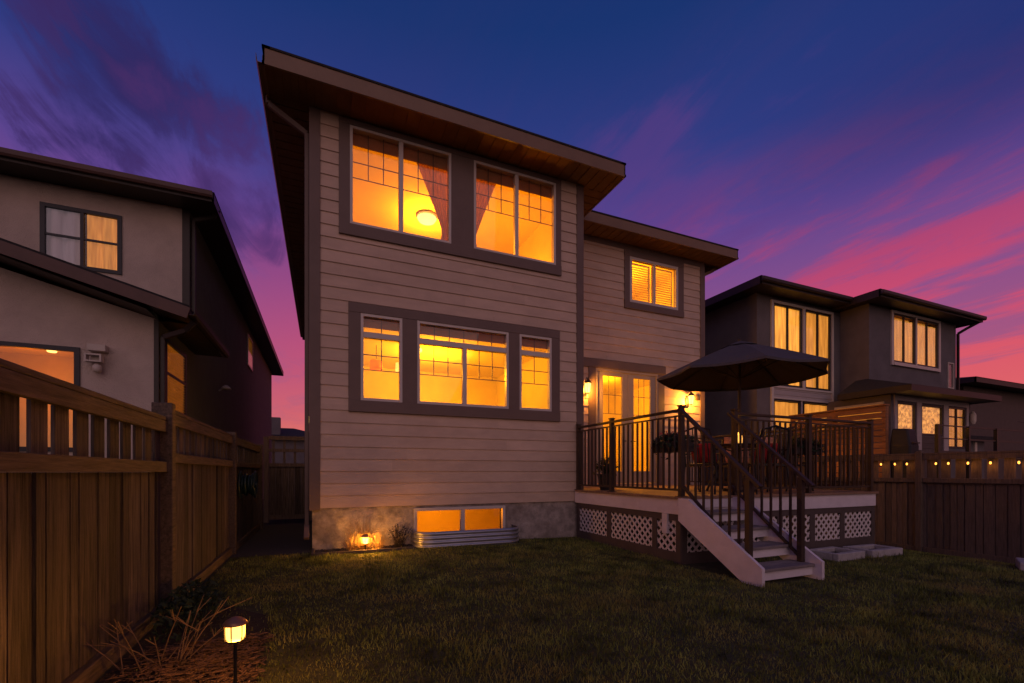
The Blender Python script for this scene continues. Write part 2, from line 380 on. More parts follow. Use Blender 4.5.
# rooms behind the windows
def room(x0, x1, y0, y1, z0, z1, holes, wm='room'):
    mb = MB(); y0 += .10
    xs = sorted({x0, x1, *[h[0] for h in holes], *[h[1] for h in holes]}); zs = sorted({z0, z1, *[h[2] for h in holes], *[h[3] for h in holes]})
    for a, b in zip(xs, xs[1:]):
        for c, d in zip(zs, zs[1:]):
            if not any(h[0] < (a+b)/2 < h[1] and h[2] < (c+d)/2 < h[3] for h in holes): mb.quad((a, y0, c), (b, y0, c), (b, y0, d), (a, y0, d))
    mb.quad((x0, y1, z0), (x1, y1, z0), (x1, y1, z1), (x0, y1, z1))
    mb.quad((x0, y0, z0), (x0, y1, z0), (x0, y1, z1), (x0, y0, z1)); mb.quad((x1, y0, z0), (x1, y1, z0), (x1, y1, z1), (x1, y0, z1))
    for h in holes:   # jamb returns
        q = y0-.06
        mb.quad((h[0], q, h[2]), (h[0], y0, h[2]), (h[0], y0, h[3]), (h[0], q, h[3])); mb.quad((h[1], q, h[2]), (h[1], y0, h[2]), (h[1], y0, h[3]), (h[1], q, h[3]))
        mb.quad((h[0], q, h[2]), (h[1], q, h[2]), (h[1], y0, h[2]), (h[0], y0, h[2])); mb.quad((h[0], q, h[3]), (h[1], q, h[3]), (h[1], y0, h[3]), (h[0], y0, h[3]))
    mb.build('interior_wall', wm, H)
    MB().quad((x0, y0, z1), (x1, y0, z1), (x1, y1, z1), (x0, y1, z1)).build('interior_ceiling', 'ceil', H)
    MB().quad((x0, y0, z0), (x1, y0, z0), (x1, y1, z0), (x0, y1, z0)).build('interior_floor', 'floor', H)
room(.02, 4.46, BY, 11.2, 4.0, 6.70, UW)
room(.02, 4.46, BY, 11.6, .80, 3.80, LW)
room(.10, 4.40, BY+.17, 10.5, -1.7, .63, [(BW[0], BW[1], -.24, BW[3])])
room(4.9, 9.1, RY, 12.6, .85, 3.82, [DR])
room(5.2, 9.1, RY, 12.0, 4.0, 6.68, [RW])
point('ceiling_light', (2.07, 9.56, 6.35), 150, OR, .12); point('bedroom_light', (3.7, 8.9, 5.3), 55, (1, .32, .006), .1)
point('kitchen_light', (2.2, 9.6, 3.35), 215, (1, .375, .007), .1)
point('basement_light', (2.2, 9.2, .35), 52, (1, .27, .006), .1)
point('living_room_light', (6.9, 10.6, 3.3), 200, (1, .36, .007), .1)
point('spare_room_light', (7.6, 10.2, 6.0), 180, (1, .32, .007), .1)
# shades, curtains, lamps inside
for op, ms, grp in ((UW[0], [1.19], 'upper'), (UW[1], [3.25], 'upper')):
    x0, x1, z0, z1 = op
    mb = MB().box(x0+.03, x1-.03, BY+.075, BY+.083, z1-.24, z1-.01).tube([(x0+.03, BY+.10, z1-.05), (x1-.03, BY+.10, z1-.05)], .02)
    tag(mb.build('roller_shade', 'shade'), 'brown roller shade pulled up at the top of the ' + ('left upper window' if x0 < 1 else 'right upper window'), 'window shade')
for (x0, x1, z0, z1), w in zip(LW, ('narrow left lower window', 'wide middle lower window', 'narrow right lower window')):
    mb = MB().box(x0+.03, x1-.03, BY+.075, BY+.083, z1-.19, z1-.01)
    tag(mb.build('roller_shade', 'shade'), 'tan roller shade in the '+w, 'window shade')
def curtain(xa, xb, tie, label):
    """a panel gathered to the side xb below"""
    mb = MB(); n, k = 26, 14; z1, z0 = 6.66, 5.10
    for i in range(k+1):
        t = i/k; z = z1+(z0-z1)*t
        spread = 1-.86*min(1, t/.82)**.9
        if t > .82: spread = .14+.10*(t-.82)/.18
        for j in range(n+1):
            u = j/n; x = xb+(xa-xb)*spread*u
            mb.v.append((x, BY+.16+.022*math.sin(u*34)+.01*math.sin(u*11+t*3), z))
    for i in range(k):
        for j in range(n): a = i*(n+1)+j; mb.f.append((a, a+1, a+n+2, a+n+1))
    tag(mb.build('curtain', 'curtain', smooth=True), label, 'curtain')
curtain(1.36, 2.02, 0, 'pink sheer curtain gathered at the right side of the left upper window')
curtain(3.02, 2.44, 0, 'pink sheer curtain gathered at the left side of the right upper window')
t = thing('ceiling_lamp', 'round glowing flush ceiling lamp seen through the upper left window', 'lamp', (2.07, 9.56, 6.70))
MB().lathe((2.07, 9.56, 6.62), [(.20, .075), (.22, .06), (.22, .045)], 24).build('lamp_base', 'pale', t)
MB().lathe((2.07, 9.56, 6.54), [(.03, 0), (.11, .012), (.17, .04), (.20, .085), (.205, .10)], 24).build('lamp_shade', 'ceil_lamp', t, smooth=True)
for x, y, z, r, m, lb in ((1.02, 9.5, 3.30, .13, 'orange_shade', 'orange drum pendant lamp seen through the narrow left lower window'), (1.52, 9.7, 3.34, .09, 'flame', 'small amber pendant lamp beside the orange drum lamp indoors')):
    t = thing('pendant_lamp', lb, 'lamp', (x, y, 3.8))
    MB().tube([(x, y, 3.79), (x, y, z+.16)], .006).build('cord', 'black', t)
    MB().lathe((x, y, z), [(r, 0), (r*1.02, .02), (r*.92, .17), (r*.2, .19)], 20).build('lamp_shade', m, t, smooth=True)
t = thing('pendant_lamp', 'small bright bulb pendant seen through the wide middle lower window', 'lamp', (1.80, 8.9, 3.8))
MB().tube([(1.80, 8.9, 3.79), (1.80, 8.9, 3.66)], .005).build('cord', 'black', t)
MB().lathe((1.80, 8.9, 3.58), [(.015, 0), (.032, .02), (.036, .045), (.015, .08)], 12).build('bulb', 'lampw', t, smooth=True)
# shutters in the wing window
for a, b, s in ((6.98, 7.615, 'left'), (7.705, 8.34, 'right')):
    t = thing('window_blind', f'white slatted blind in the {s} half of the upper window over the french door', 'blind', (a, RY+.12, 5.4), 'slatted blinds of the wing window')
    frame_boxes(MB(), a, b, 5.42, 6.38, .035, RY+.10, RY+.14).build('frame', 'room', t)
    mb = MB(); z = 5.475
    while z < 6.33:
        mb.bar((a+.03, RY+.12, z), (b-.03, RY+.12, z), .050, .006, (0, .02, 1)); z += .058
    mb.build('slat', 'room', t)

# roof: height field of two hips over an L-shaped eave line
EX0, EX1, EY, WX1, WY, EB = -.75, 5.24, 6.88, 9.95, 8.40, 20.65
L_POLY = [(EX0, EY), (EX1, EY), (EX1, WY), (WX1, WY), (WX1, EB), (EX0, EB)]
ZE, SL = 6.975, .36
def roofz(x, y):
    a = SL*min(x-EX0, EX1-x, y-EY) if EX0 <= x <= EX1 else -9
    b = SL*min(x-EX0, WX1-x, y-WY, EB-y) if y >= WY-1e-6 else -9
    return ZE+max(a, b)
mb = MB(); xs = sorted({*np.linspace(EX0, EX1, 25), *np.linspace(EX1, WX1, 19)}); ys = sorted({*np.linspace(EY, WY, 7), *np.linspace(WY, EB, 50)})
idx = {}
def vid(x, y):
    k = (round(x, 4), round(y, 4))
    if k not in idx: idx[k] = len(mb.v); mb.v.append((x, y, roofz(x, y)))
    return idx[k]
for a, b in zip(xs, xs[1:]):
    for c, d in zip(ys, ys[1:]):
        if a >= EX1-1e-6 and d <= WY+1e-6: continue
        mb.f.append((vid(a, c), vid(b, c), vid(b, d), vid(a, d)))
roof = mb.build('roof', 'shingle', H)
rim(MB(), L_POLY, ZE-.028, ZE+.002, .10).build('drip_edge', 'shingle', roof)
ins = lambda d: [(EX0+d, EY+d), (EX1-d, EY+d), (EX1-d, WY+d), (WX1-d, WY+d), (WX1-d, EB-d), (EX0+d, EB-d)]
rim(MB(), ins(.012), ZT+.012, ZE-.029, .022).build('fascia', 'fascia', H)
rim(MB(), ins(.002), ZT-.008, ZT+.030, .030).build('fascia_lip', 'fascia', H)
# grooved soffit: planks across the overhang, 3 mm steps
mb = MB(); k = 0
def plank(x0, x1, y0, y1):
    global k
    mb.box(x0, x1, y0, y1, ZT+(.0 if k % 2 else .011), ZT+.02); k += 1
y = EY+.035
x = EX0+.035
while x < EX1-.04: plank(x, min(x+.10, EX1-.035), EY+.035, BY+.02); x += .102
x = BX1+.03
while x < WX1-.04:
    if x > EX1: plank(x, min(x+.10, WX1-.035), WY+.035, RY+.02)
    x += .102
y = BY+.02
while y < EB-.04: plank(EX0+.035, BX0+.02, y, min(y+.10, EB-.035)); y += .102
y = BY+.02
while y < RY+.02: plank(BX1-.02, EX1-.035, y, min(y+.10, RY+.02)); y += .102
y = RY+.02
while y < EB-.04: plank(RX1-.02, WX1-.035, y, min(y+.10, EB-.035)); y += .102
mb.build('soffit', 'soffit', H)
# gutters / downspouts
def gutter(p0, p1, side, m='fascia', par=None):
    a = Vector(p0); b = Vector(p1)
    mb = MB(); prof = [(0, 0), (.085, 0), (.115, .035), (.115, .115), (.108, .115), (.105, .04), (.08, .008), (.006, .008), (.006, .115), (0, .115)]
    n = len(prof); s = Vector(side)
    for p in (a, b):
        for u, z in prof: mb.v.append(tuple(p+s*u+Vector((0, 0, z))))
    for i in range(n): mb.f.append((i, (i+1) % n, n+(i+1) % n, n+i))
    mb.f.append(tuple(range(n))); mb.f.append(tuple(range(n, 2*n)))
    return mb.build('gutter', m, par or H)
gutter((EX0-.001, EY+.10, 6.80), (EX0-.001, EB-.02, 6.82), (-.7, 0, 0))
gutter((WX1+.001, WY+.10, 6.80), (WX1+.001, EB-.02, 6.82), (.7, 0, 0))
def spout(pts, par=None, m='fascia'):
    mb = MB()
    for p, q in zip(pts, pts[1:]): mb.bar(p, q, .075, .06, (0, 1, 0) if abs(p[2]-q[2]) < 2 else (1, 0, 0))
    mb.build('downspout', m, par or H, bevel=.006)
spout([(-.73, 7.56, 6.80), (-.73, 7.56, 6.68), (-.215, 7.58, 6.40), (-.215, 7.58, .38), (-.215, 7.40, .20)], m='trim')
spout([(9.88, 9.05, 6.80), (9.70, 9.03, 6.62), (9.37, 9.02, 6.45), (9.37, 9.02, .0)])

# wall lanterns
def wall_lantern(x, z, label, power):
    y = RY-.02; t = thing('wall_lantern', label, 'wall lamp', (x, y, z), 'lanterns either side of the french door')
    MB().box(x-.05, x+.05, y-.02, y+.0, z-.17, z+.10).tube([(x, y-.02, z+.16), (x, y-.08, z+.24), (x, y-.14, z+.20)], .01).tube([(x, y-.02, z-.1), (x, y-.07, z-.13), (x, y-.14, z-.12)], .009).build('bracket', 'black', t)
    c = (x, y-.14, z-.12)
    MB().lathe(c, [(.035, 0), (.05, .02), (.075, .20), (.075, .205)], 8).build('lamp_glass', 'lampw', t)
    mb = MB().lathe((c[0], c[1], c[2]+.207), [(.10, 0), (.085, .03), (.03, .085), (.012, .11), (.012, .14)], 8).lathe((c[0], c[1], c[2]-.03), [(.015, 0), (.045, .028)], 8)
    for k in range(4):
        a = math.pi/4+k*math.pi/2; mb.tube([(c[0]+.05*math.cos(a), c[1]+.05*math.sin(a), c[2]), (c[0]+.08*math.cos(a), c[1]+.08*math.sin(a), c[2]+.21)], .006, 5)
    mb.build('lamp_cage', 'black', t)
    point('lantern_light', (x, y-.14, z-.02), power, (1, .36, .03), .05)
wall_lantern(5.62, 3.14, 'glowing black wall lantern left of the french door', 190)
wall_lantern(8.72, 3.06, 'glowing black wall lantern right of the french door under the umbrella', 190)
t = thing('added_side_lamp', 'added small glowing lamp, out of view, on the side wall of the beige house facing the passage', 'wall lamp', (BX0, 10.2, 2.3))  # unseen lamp, added to throw a warm glow on the far fence
MB().box(BX0-.045, BX0-.022, 10.15, 10.25, 2.2, 2.42).bar((BX0-.04, 10.2, 2.38), (BX0-.10, 10.2, 2.38), .06, .03).build('bracket', 'black', t)
MB().lathe((BX0-.085, 10.2, 2.22), [(.02, 0), (.03, .02), (.032, .12), (.02, .14)], 10).build('lamp_glass', 'lampw', t)
point('added_side_lamp_glow', (BX0-.085, 10.2, 2.29), 13, (1, .40, .05), .03)
tag(MB().box(9.0, 9.11, RY-.045, RY-.015, 3.08, 3.22).box(9.02, 9.09, RY-.055, RY-.045, 3.10, 3.20).build('outlet_cover', 'frame_dk'), 'small dark box on the siding right of the right wall lantern', 'outlet box')

# window well of corrugated steel
mb = MB(); prof = []; zb, zt = -.12, .255; N = 42
pts = []
x0, x1, yo = 1.36, 3.17, 6.98; rr = .26
for k in range(9): a = math.pi/2*k/8; pts.append((x0+rr-rr*math.cos(a), yo+rr-rr*math.sin(a)))
pts = [(x0, BY+.01)]+pts
for k in range(9): a = math.pi/2*(1-k/8); pts.append((x1-rr+rr*math.cos(a), yo+rr-rr*math.sin(a)))
pts += [(x1, BY+.01)]
cx = (x0+x1)/2
for i in range(N+1):
    z = zb+(zt-zb)*i/N; off = .013*math.sin(2*math.pi*z/.068)
    for (px, py) in pts:
        d = Vector((px-cx, (py-BY)*2.2, 0)).normalized(); mb.v.append((px+d.x*off, py+d.y*off, z))
n = len(pts)
for i in range(N):
    for j in range(n-1): mb.f.append((i*n+j, i*n+j+1, (i+1)*n+j+1, (i+1)*n+j))
w = mb.build('window_well', 'galv', smooth=True); tag(w, 'corrugated steel window well ring below the basement window', 'window well')
sm = w.modifiers.new('thick', 'SOLIDIFY'); sm.thickness = .006

# ------------------------------------------------------------------ fences
def fence(label, x, posts, gzf, zt, zm, face, boards, rail_m, seed, post_h=.07, step=None, name='wooden_fence'):
    """runs along y at x; face = +1/-1 side with the rails; parts per bay"""
    rd = random.Random(seed)
    F = thing(name, label, 'fence', (x, (posts[0]+posts[-1])/2, 0))
    for i, y in enumerate(posts):
        z0 = gzf; dz = (step or [0]*9)[i]
        mb = MB().box(min(x-face*.06, x+face*.085), max(x-face*.06, x+face*.085), y-.05, y+.05, z0-.1, zt+dz+post_h)
        p = mb.build('post', rail_m, F, bevel=.008)
    for i, (a, b) in enumerate(zip(posts, posts[1:])):
        dz = (step or [0]*9)[i]; a += .051; b -= .051; f = face
        # top rail + cap
        MB().box(x-.05, x+.05, a, b, zt+dz-.004, zt+dz+.03).build('cap_rail', rail_m, F, bevel=.006)
        MB().box(min(x+f*.012, x+f*.05), max(x+f*.012, x+f*.05), a, b, zt+dz-.10, zt+dz-.006).build('top_rail', rail_m, F, bevel=.004)
        MB().box(min(x-f*.02, x+f*.055), max(x-f*.02, x+f*.055), a, b, zm+dz-.04, zm+dz+.045).build('middle_rail', rail_m, F, bevel=.005)
        MB().box(min(x-f*.02, x+f*.045), max(x-f*.02, x+f*.045), a, b, gzf-.02, gzf+.11).build('kick_board', rail_m, F, bevel=.005)
        mb = MB(); y = a+.03
        while y < b-.10:
            w = .138; o = rd.uniform(-.003, .003)
            mb.box(x-f*.008+o-.008, x-f*.008+o+.008, y, min(y+w, b), zm+dz+.046, zt+dz-.005); y += .21
        mb.build('picket_screen', boards, F)
        mb = MB(); y = a
        while y < b-.01:
            w = rd.choice((.072, .088, .09, .135, .14)); o = rd.uniform(-.008, .008)
            mb.box(x-f*.004+o-.008, x-f*.004+o+.008, y, min(y+w, b), gzf+.112, zm+dz-.041); y += w+rd.uniform(.006, .019)
        MB().box(min(x-f*.026, x-f*.020), max(x-f*.026, x-f*.020), a, b, gzf+.112, zm+dz-.05).build('gap_shade_sheet', 'frame_dk', F)  # dark sheet added behind the boards so the gaps look shaded
        mb.build('board_panel', boards, F)
    return F
fence('brown cedar fence along the left side of the lawn with an open picket top', -1.24, [-4.3, -1.34, 1.64, 4.62, 7.60, 10.75], 0, 1.63, 1.24, 1, 'cedar', 'cedar_rail', 3, step=[0, 0, 0, .08, .08, .08])
fence('weathered dark fence on the right side of the lawn, hung with small lights', 10.60, [-5.05, -2.55, -.05, 2.45, 4.87, 7.35, 9.8], -.34, 1.53, 1.04, -1, 'cedar_dk', 'cedar_dk', 5)
# side gate
Gt = thing('side_gate', 'pale weathered wooden gate closing the passage between the left fence and the house', 'gate', (-.7, 11.5, .08))
for x in (-1.16, -.22): MB().box(x-.05, x+.05, 11.45, 11.55, .06, 2.0).build('gate_post', 'cedar_dk', Gt)
for z0_, z1_ in ((1.93, 2.02), (1.66, 1.73), (1.32, 1.40), (.12, .22)): MB().box(-1.10, -.28, 11.46, 11.50, z0_, z1_).build('rail', 'cedar_dk', Gt)
for k in range(4):
    x = -1.04+k*.22; MB().box(x, x+.05, 11.5, 11.52, 1.401, 1.929).build('picket', 'cedar_dk', Gt)
mb = MB(); x = -1.10
while x < -.3: mb.box(x, min(x+.125, -.28), 11.5, 11.52, .14, 1.32); x += .13
mb.build('board_panel', 'cedar', Gt)
# hose reel on the fence
t = thing('hose_reel', 'dark green garden hose reel hanging on the left fence', 'hose reel', (-1.16, 8.2, 1.0))
hz, hy = 1.0, 8.2
mb = MB()
for k in range(4):
    r = .13+.03*(k % 2); pts = [(-1.17+.045*k+.02, hy+r*math.cos(a), hz+r*math.sin(a)) for a in np.linspace(0, 2*math.pi, 20)]
    mb.tube(pts, .022, 6, cap=False)
mb.build('hose', 'green_pl', t, smooth=True)
mb = MB()
for xx in (-1.18, -.98):
    pts = [(xx, hy+.21*math.cos(a), hz+.21*math.sin(a)) for a in np.linspace(0, 2*math.pi, 22)]; mb.tube(pts, .012, 6, cap=False)
    for a in (0, math.pi/2): mb.bar((xx, hy-.2*math.cos(a), hz-.2*math.sin(a)), (xx, hy+.2*math.cos(a), hz+.2*math.sin(a)), .02, .02, (1, 0, 0))
mb.tube([(-1.19, hy, hz), (-.96, hy, hz)], .05, 10)
mb.build('drum', 'green_pl', t)

# ------------------------------------------------------------------ deck
DX0, DX1, DY, DZ = 4.45, 8.79, 4.66, .865
D = thing('deck', 'raised wooden deck with white skirt board and lattice panels in front of the french door', 'deck', (6.6, DY, 0))
mb = MB(); y = DY-.03
while y < RY-.03:
    y1 = min(y+.138, RY-.026); xl = DX0-.03 if y1 < BY-.03 else BX1+.04
    mb.box(xl, DX1+.03, y, y1, DZ-.035, DZ); y += .144
mb.build('deck_boards', 'deckwood', D)
MB().box(DX0, DX1, DY, DY+.035, DZ-.245, DZ-.036).build('skirt_board', 'white', D, bevel=.004)
MB().box(DX0, DX0+.035, DY+.036, BY-.04, DZ-.245, DZ-.036).build('skirt_board', 'white', D, bevel=.004)
MB().box(DX1-.035, DX1, DY+.036, RY-.04, DZ-.245, DZ-.036).build('skirt_board', 'white', D, bevel=.004)
MB().box(DX0-.012, DX0+.02, DY+.26, DY+.36, .34, DZ-.247).build('skirt_drop', 'white', D)
# dark skirt frames with lattice
def lattice(ax, c, u0, u1, z0, z1, sgn):
    """diagonal lath clipped to a rectangle, two layers"""
    mb = MB(); st = .122; w = .034
    for layer, s in ((0, 1), (1, -1)):
        k = -60
        while k < 60:
            # line z = s*u + b
            b = k*st*1.0; p = []
            for u in (u0, u1):
                z = z0+s*(u-u0)+b
                if z0 <= z <= z1: p.append((u, z))
            for z in (z0, z1):
                u = u0+(z-z0-b)/s
                if u0 < u < u1: p.append((u, z))
            k += 1
            if len(p) < 2: continue
            p = sorted(p)[:1]+sorted(p)[-1:]
            if math.dist(*p) < .05: continue
            off = c+sgn*layer*.007
            q = [((u, off, z) if ax == 'x' else (off, u, z)) for u, z in p]
            mb.bar(q[0], q[1], w, .006, (0, 1, 0) if ax == 'x' else (1, 0, 0))
    return mb.build('lattice_panel', 'lattice', D)
zb, zt = .02, DZ-.247
def skirt(ax, c, spans, sgn, z_low):
    mb = MB()
    def bx(a, b, z0, z1, e=0):
        lo, hi = sorted((c-sgn*(.012+e), c+sgn*(.022-e)))
        mb.box(a, b, lo, hi, z0, z1) if ax == 'x' else mb.box(lo, hi, a, b, z0, z1)
    A, B = spans[0][0]-.09, spans[-1][1]+.09
    bx(A, B, zt-.09, zt); bx(A, B, z_low, .10)
    e = [A]+[q for s in spans for q in s]+[B]
    for a, b in zip(e[::2], e[1::2]): bx(a, b, .10, zt-.09, .001)
    mb.build('skirt_frame', 'frame_dk', D)
    for a, b in spans: lattice(ax, c, a-.01, b+.01, .09, zt-.08, sgn)
skirt('y', DX0+.03, [(DY+.12, DY+.50), (DY+.60, DY+1.62), (DY+1.74, BY-.18)], 1, -.15)
skirt('x', DY+.03, [(DX0+.12, 5.45), (5.62, 6.35), (6.47, 7.10), (7.22, 7.85), (7.97, 8.70)], 1, -.22)
# the dark void behind the lattice is simply the underside of the deck
for x, y in ((DX0+.15, DY+.15), (6.6, DY+.15), (DX1-.15, DY+.15), (DX0+.15, 7.2), (DX1-.15, 8.6), (6.6, 7)):
    MB().box(x-.06, x+.06, y-.06, y+.06, -.4, DZ-.25).build('support_post', 'frame_dk', D)
# railings
RT = DZ+1.20
def rail_run(p, q, n, posts, par=D, zb=(DZ, DZ), m='bronze'):
    """straight run: top rail carries its own balusters and bottom rail"""
    P, Q = Vector((*p, 0)), Vector((*q, 0))
    a = P+Vector((0, 0, zb[0]+1.18)); b = Q+Vector((0, 0, zb[1]+1.18))
    tr = MB().bar(a, b, .062, .035).build('railing', m, par, bevel=.004)
    lo = .09
    MB().bar(a-Vector((0, 0, 1.18-lo)), b-Vector((0, 0, 1.18-lo)), .035, .03).build('bottom_rail', m, tr)
    MB().bar(a-Vector((0, 0, .075)), b-Vector((0, 0, .075)), .03, .022).build('under_rail', m, tr)
    for k in range(1, n):
        t = k/n; c = P.lerp(Q, t); z0 = zb[0]+(zb[1]-zb[0])*t
        if any(abs(t-pt) < .4/n for pt in posts): continue
        MB().box(c.x-.012, c.x+.012, c.y-.012, c.y+.012, z0+lo+.015, z0+1.09).build('baluster', m, tr)
    for pt in posts:
        c = P.lerp(Q, pt); z0 = zb[0]+(zb[1]-zb[0])*pt
        o = MB().box(c.x-.032, c.x+.032, c.y-.032, c.y+.032, z0+.006, z0+1.225).box(c.x-.06, c.x+.06, c.y-.06, c.y+.06, z0+.0, z0+.008).box(c.x-.042, c.x+.042, c.y-.042, c.y+.042, z0+1.226, z0+1.245).build('post', m, tr, bevel=.003)
    return tr
e = .055
rail_run((DX0+e, BY-.09), (DX0+e, DY+e), 23, [0, .40, 1])
rail_run((5.50, DY+e), (DX1-e, DY+e), 27, [0, .5, 1])
rail_run((DX1-e, DY+e), (DX1-e, RY-.06), 34, [.34, .67, 1])

# stairs
SX0, SX1, NST = 4.37, 5.41, 4; RUN = .29; RISE = (DZ+.07)/5; SY1 = DY-NST*RUN
S = thing('deck_stairs', 'white-sided wooden stairs with dark railings going down from the deck to the lawn', 'stairs', (5.03, SY1, -.07))
for x in (SX0, SX1-.045):
    mb = MB(); z_t = DZ-.02
    pr = [(DY-.032, z_t), (DY-.19, z_t), (SY1-.10, .15), (SY1-.10, -.12), (SY1+.02, -.12), (DY-.032, DZ-.31)]
    k = len(pr)
    vs = [(x, y, z) for y, z in pr]+[(x+.045, y, z) for y, z in pr]
    mb.add(vs, [tuple(range(k)), tuple(range(2*k-1, k-1, -1))]+[(i, (i+1) % k, k+(i+1) % k, k+i) for i in range(k)])
    mb.build('stringer', 'white', S, bevel=.004)
for i in range(NST):
    z = -.07+RISE*(i+1); y = SY1+RUN*i
    MB().box(SX0+.047, SX1-.047, y-.025, y+.13, z-.035, z).box(SX0+.047, SX1-.047, y+.136, y+.29, z-.035, z).build('tread', 'treads', S, bevel=.004)
    MB().box(SX0+.047, SX1-.047, y+.004, y+.022, z-RISE+.055, z-.04).build('riser', 'white', S)
MB().box(SX0+.047, SX1-.047, DY-.026, DY-.006, DZ-RISE+.03, DZ-.04).build('riser', 'white', S)
for x in (SX0+.075, SX1-.085):
    ytop, ybot = DY+e if x < 5 else DY+e, SY1+.12
    zt0, zb0 = RT-.02, 1.14
    P = Vector((x, ytop-.05, RT-.03)); Q = Vector((x, SY1-.03, 1.03))
    tr = MB().bar(P, Q, .06, .036).build('handrail', 'bronze', S, bevel=.004)
    sl = (P.z-Q.z)/(P.y-Q.y)
    MB().bar((x, ytop-.10, DZ+.14), (x, ybot, DZ+.14-sl*(ytop-.10-ybot)), .035, .03).build('bottom_rail', 'bronze', tr)
    n = 8
    for k in range(1, n):
        y = ytop-.05+(ybot-ytop+.05)*k/n; zu = P.z-(P.y-y)*sl; zl = DZ+.14-sl*(ytop-.10-y)
        MB().box(x-.012, x+.012, y-.012, y+.012, zl, zu-.01).build('baluster', 'bronze', tr)
    MB().box(x-.031, x+.031, ybot-.031, ybot+.031, .12, P.z-(P.y-ybot)*sl-.02).build('newel_post', 'bronze', tr, bevel=.003)

# ------------------------------------------------------------------ deck furniture
TX, TY = 6.62, 5.60
t = thing('patio_table', 'round dark patio table under the umbrella', 'table', (TX, TY, DZ))
TH = DZ+.80
MB().lathe((TX, TY, TH-.03), [(.60, 0), (.63, .008), (.63, .026), (.60, .03)], 32).build('tabletop', 'black', t)
for k in range(4):
    a = math.pi/4+k*math.pi/2; MB().tube([(TX+.2*math.cos(a), TY+.2*math.sin(a), TH-.03), (TX+.34*math.cos(a), TY+.34*math.sin(a), DZ+.4), (TX+.50*math.cos(a), TY+.5*math.sin(a), DZ)], .02).build('leg', 'black', t)
def chair(x, y, ang, label, back='black'):
    t = thing('patio_chair', label, 'chair', (x, y, DZ), 'chairs round the patio table')
    c, s = math.cos(ang), math.sin(ang)
    W = lambda u, v, z: (x+u*c-v*s, y+u*s+v*c, DZ+z)      # v points to the front
    mb = MB(); mb.add([W(-.25, -.24, .43), W(.25, -.24, .43), W(.25, .25, .45), W(-.25, .25, .45), W(-.25, -.24, .46), W(.25, -.24, .46), W(.25, .25, .48), W(-.25, .25, .48)],
                      [(0, 3, 2, 1), (4, 5, 6, 7), (0, 1, 5, 4), (1, 2, 6, 5), (2, 3, 7, 6), (3, 0, 4, 7)]); mb.build('seat', 'black', t)
    mb = MB(); n = 6
    for j in range(n+1):
        u = -.23+.46*j/n; mb.tube([W(u, -.25, .47), W(u, -.29, .75), W(u*.85, -.34, .98+.04*(1-(u/.23)**2))], .009, 5)
    mb.tube([W(-.25, -.24, .45), W(-.25, -.29, .75), W(-.21, -.34, .97), W(0, -.345, 1.03), W(.21, -.34, .97), W(.25, -.29, .75), W(.25, -.24, .45)], .016, 6)
    mb.build('backrest', back, t)
    for su in (-1, 1):
        MB().tube([W(su*.25, .24, .46), W(su*.27, .27, .0)], .015, 6).build('leg', 'black', t)
        MB().tube([W(su*.25, -.23, .45), W(su*.27, -.30, .0)], .015, 6).build('leg', 'black', t)
        MB().tube([W(su*.25, -.28, .68), W(su*.29, .02, .68), W(su*.29, .22, .66), W(su*.25, .24, .46)], .014, 6).build('arm', 'black', t)
    return W
def pillow(W, label, m, v=.0, z=.56, w=.40, hgt=.30, lean=.5, name='cushion'):
    mb = MB(); n = 10
    for side in (1, -1):
        for i in range(n+1):
            for j in range(n+1):
                a, b = i/n*2-1, j/n*2-1
                th = .07*max(0, (1-a**4)*(1-b**4))**.6
                mb.v.append(W(a*w/2*(1-.06*b*b), v+side*th-lean*b*hgt*.4, z+b*hgt/2))
    k = (n+1)**2
    for s in (0, 1):
        for i in range(n):
            for j in range(n): q = s*k+i*(n+1)+j; mb.f.append((q, q+n+1, q+n+2, q+1) if s else (q, q+1, q+n+2, q+n+1))
    tag(mb.build(name, m, smooth=True), label, 'cushion')
face = lambda x, y: math.atan2(TY-y, TX-x)-math.pi/2
for x, y, lb, cl in ((5.62, 5.32, 'dark metal patio chair left of the table nearest the stair top', 'red cushion on the patio chair left of the table'),
                     (6.40, 4.98, 'dark metal patio chair in front of the table with its back to the lawn', 'red cushion on the patio chair in front of the table'),
                     (7.62, 5.45, 'dark metal patio chair right of the table beside the rail planter', None),
                     (6.75, 6.55, 'dark metal patio chair on the house side of the table', None)):
    W = chair(x, y, face(x, y), lb)
    if cl: pillow(W, cl, 'red', -.13, .63)
for x, y, lb, cl in ((7.55, 6.35, 'dark patio chair behind the table with a patterned orange cushion', 'patterned orange cushion on the chair nearer the umbrella pole'),
                     (8.25, 6.15, 'dark patio chair nearest the right railing with a patterned cushion', 'patterned orange cushion on the chair nearest the right railing')):
    W = chair(x, y, math.radians(150 if x < 8 else 165), lb); pillow(W, cl, 'floral', -.18, .78, .46, .52, .25)
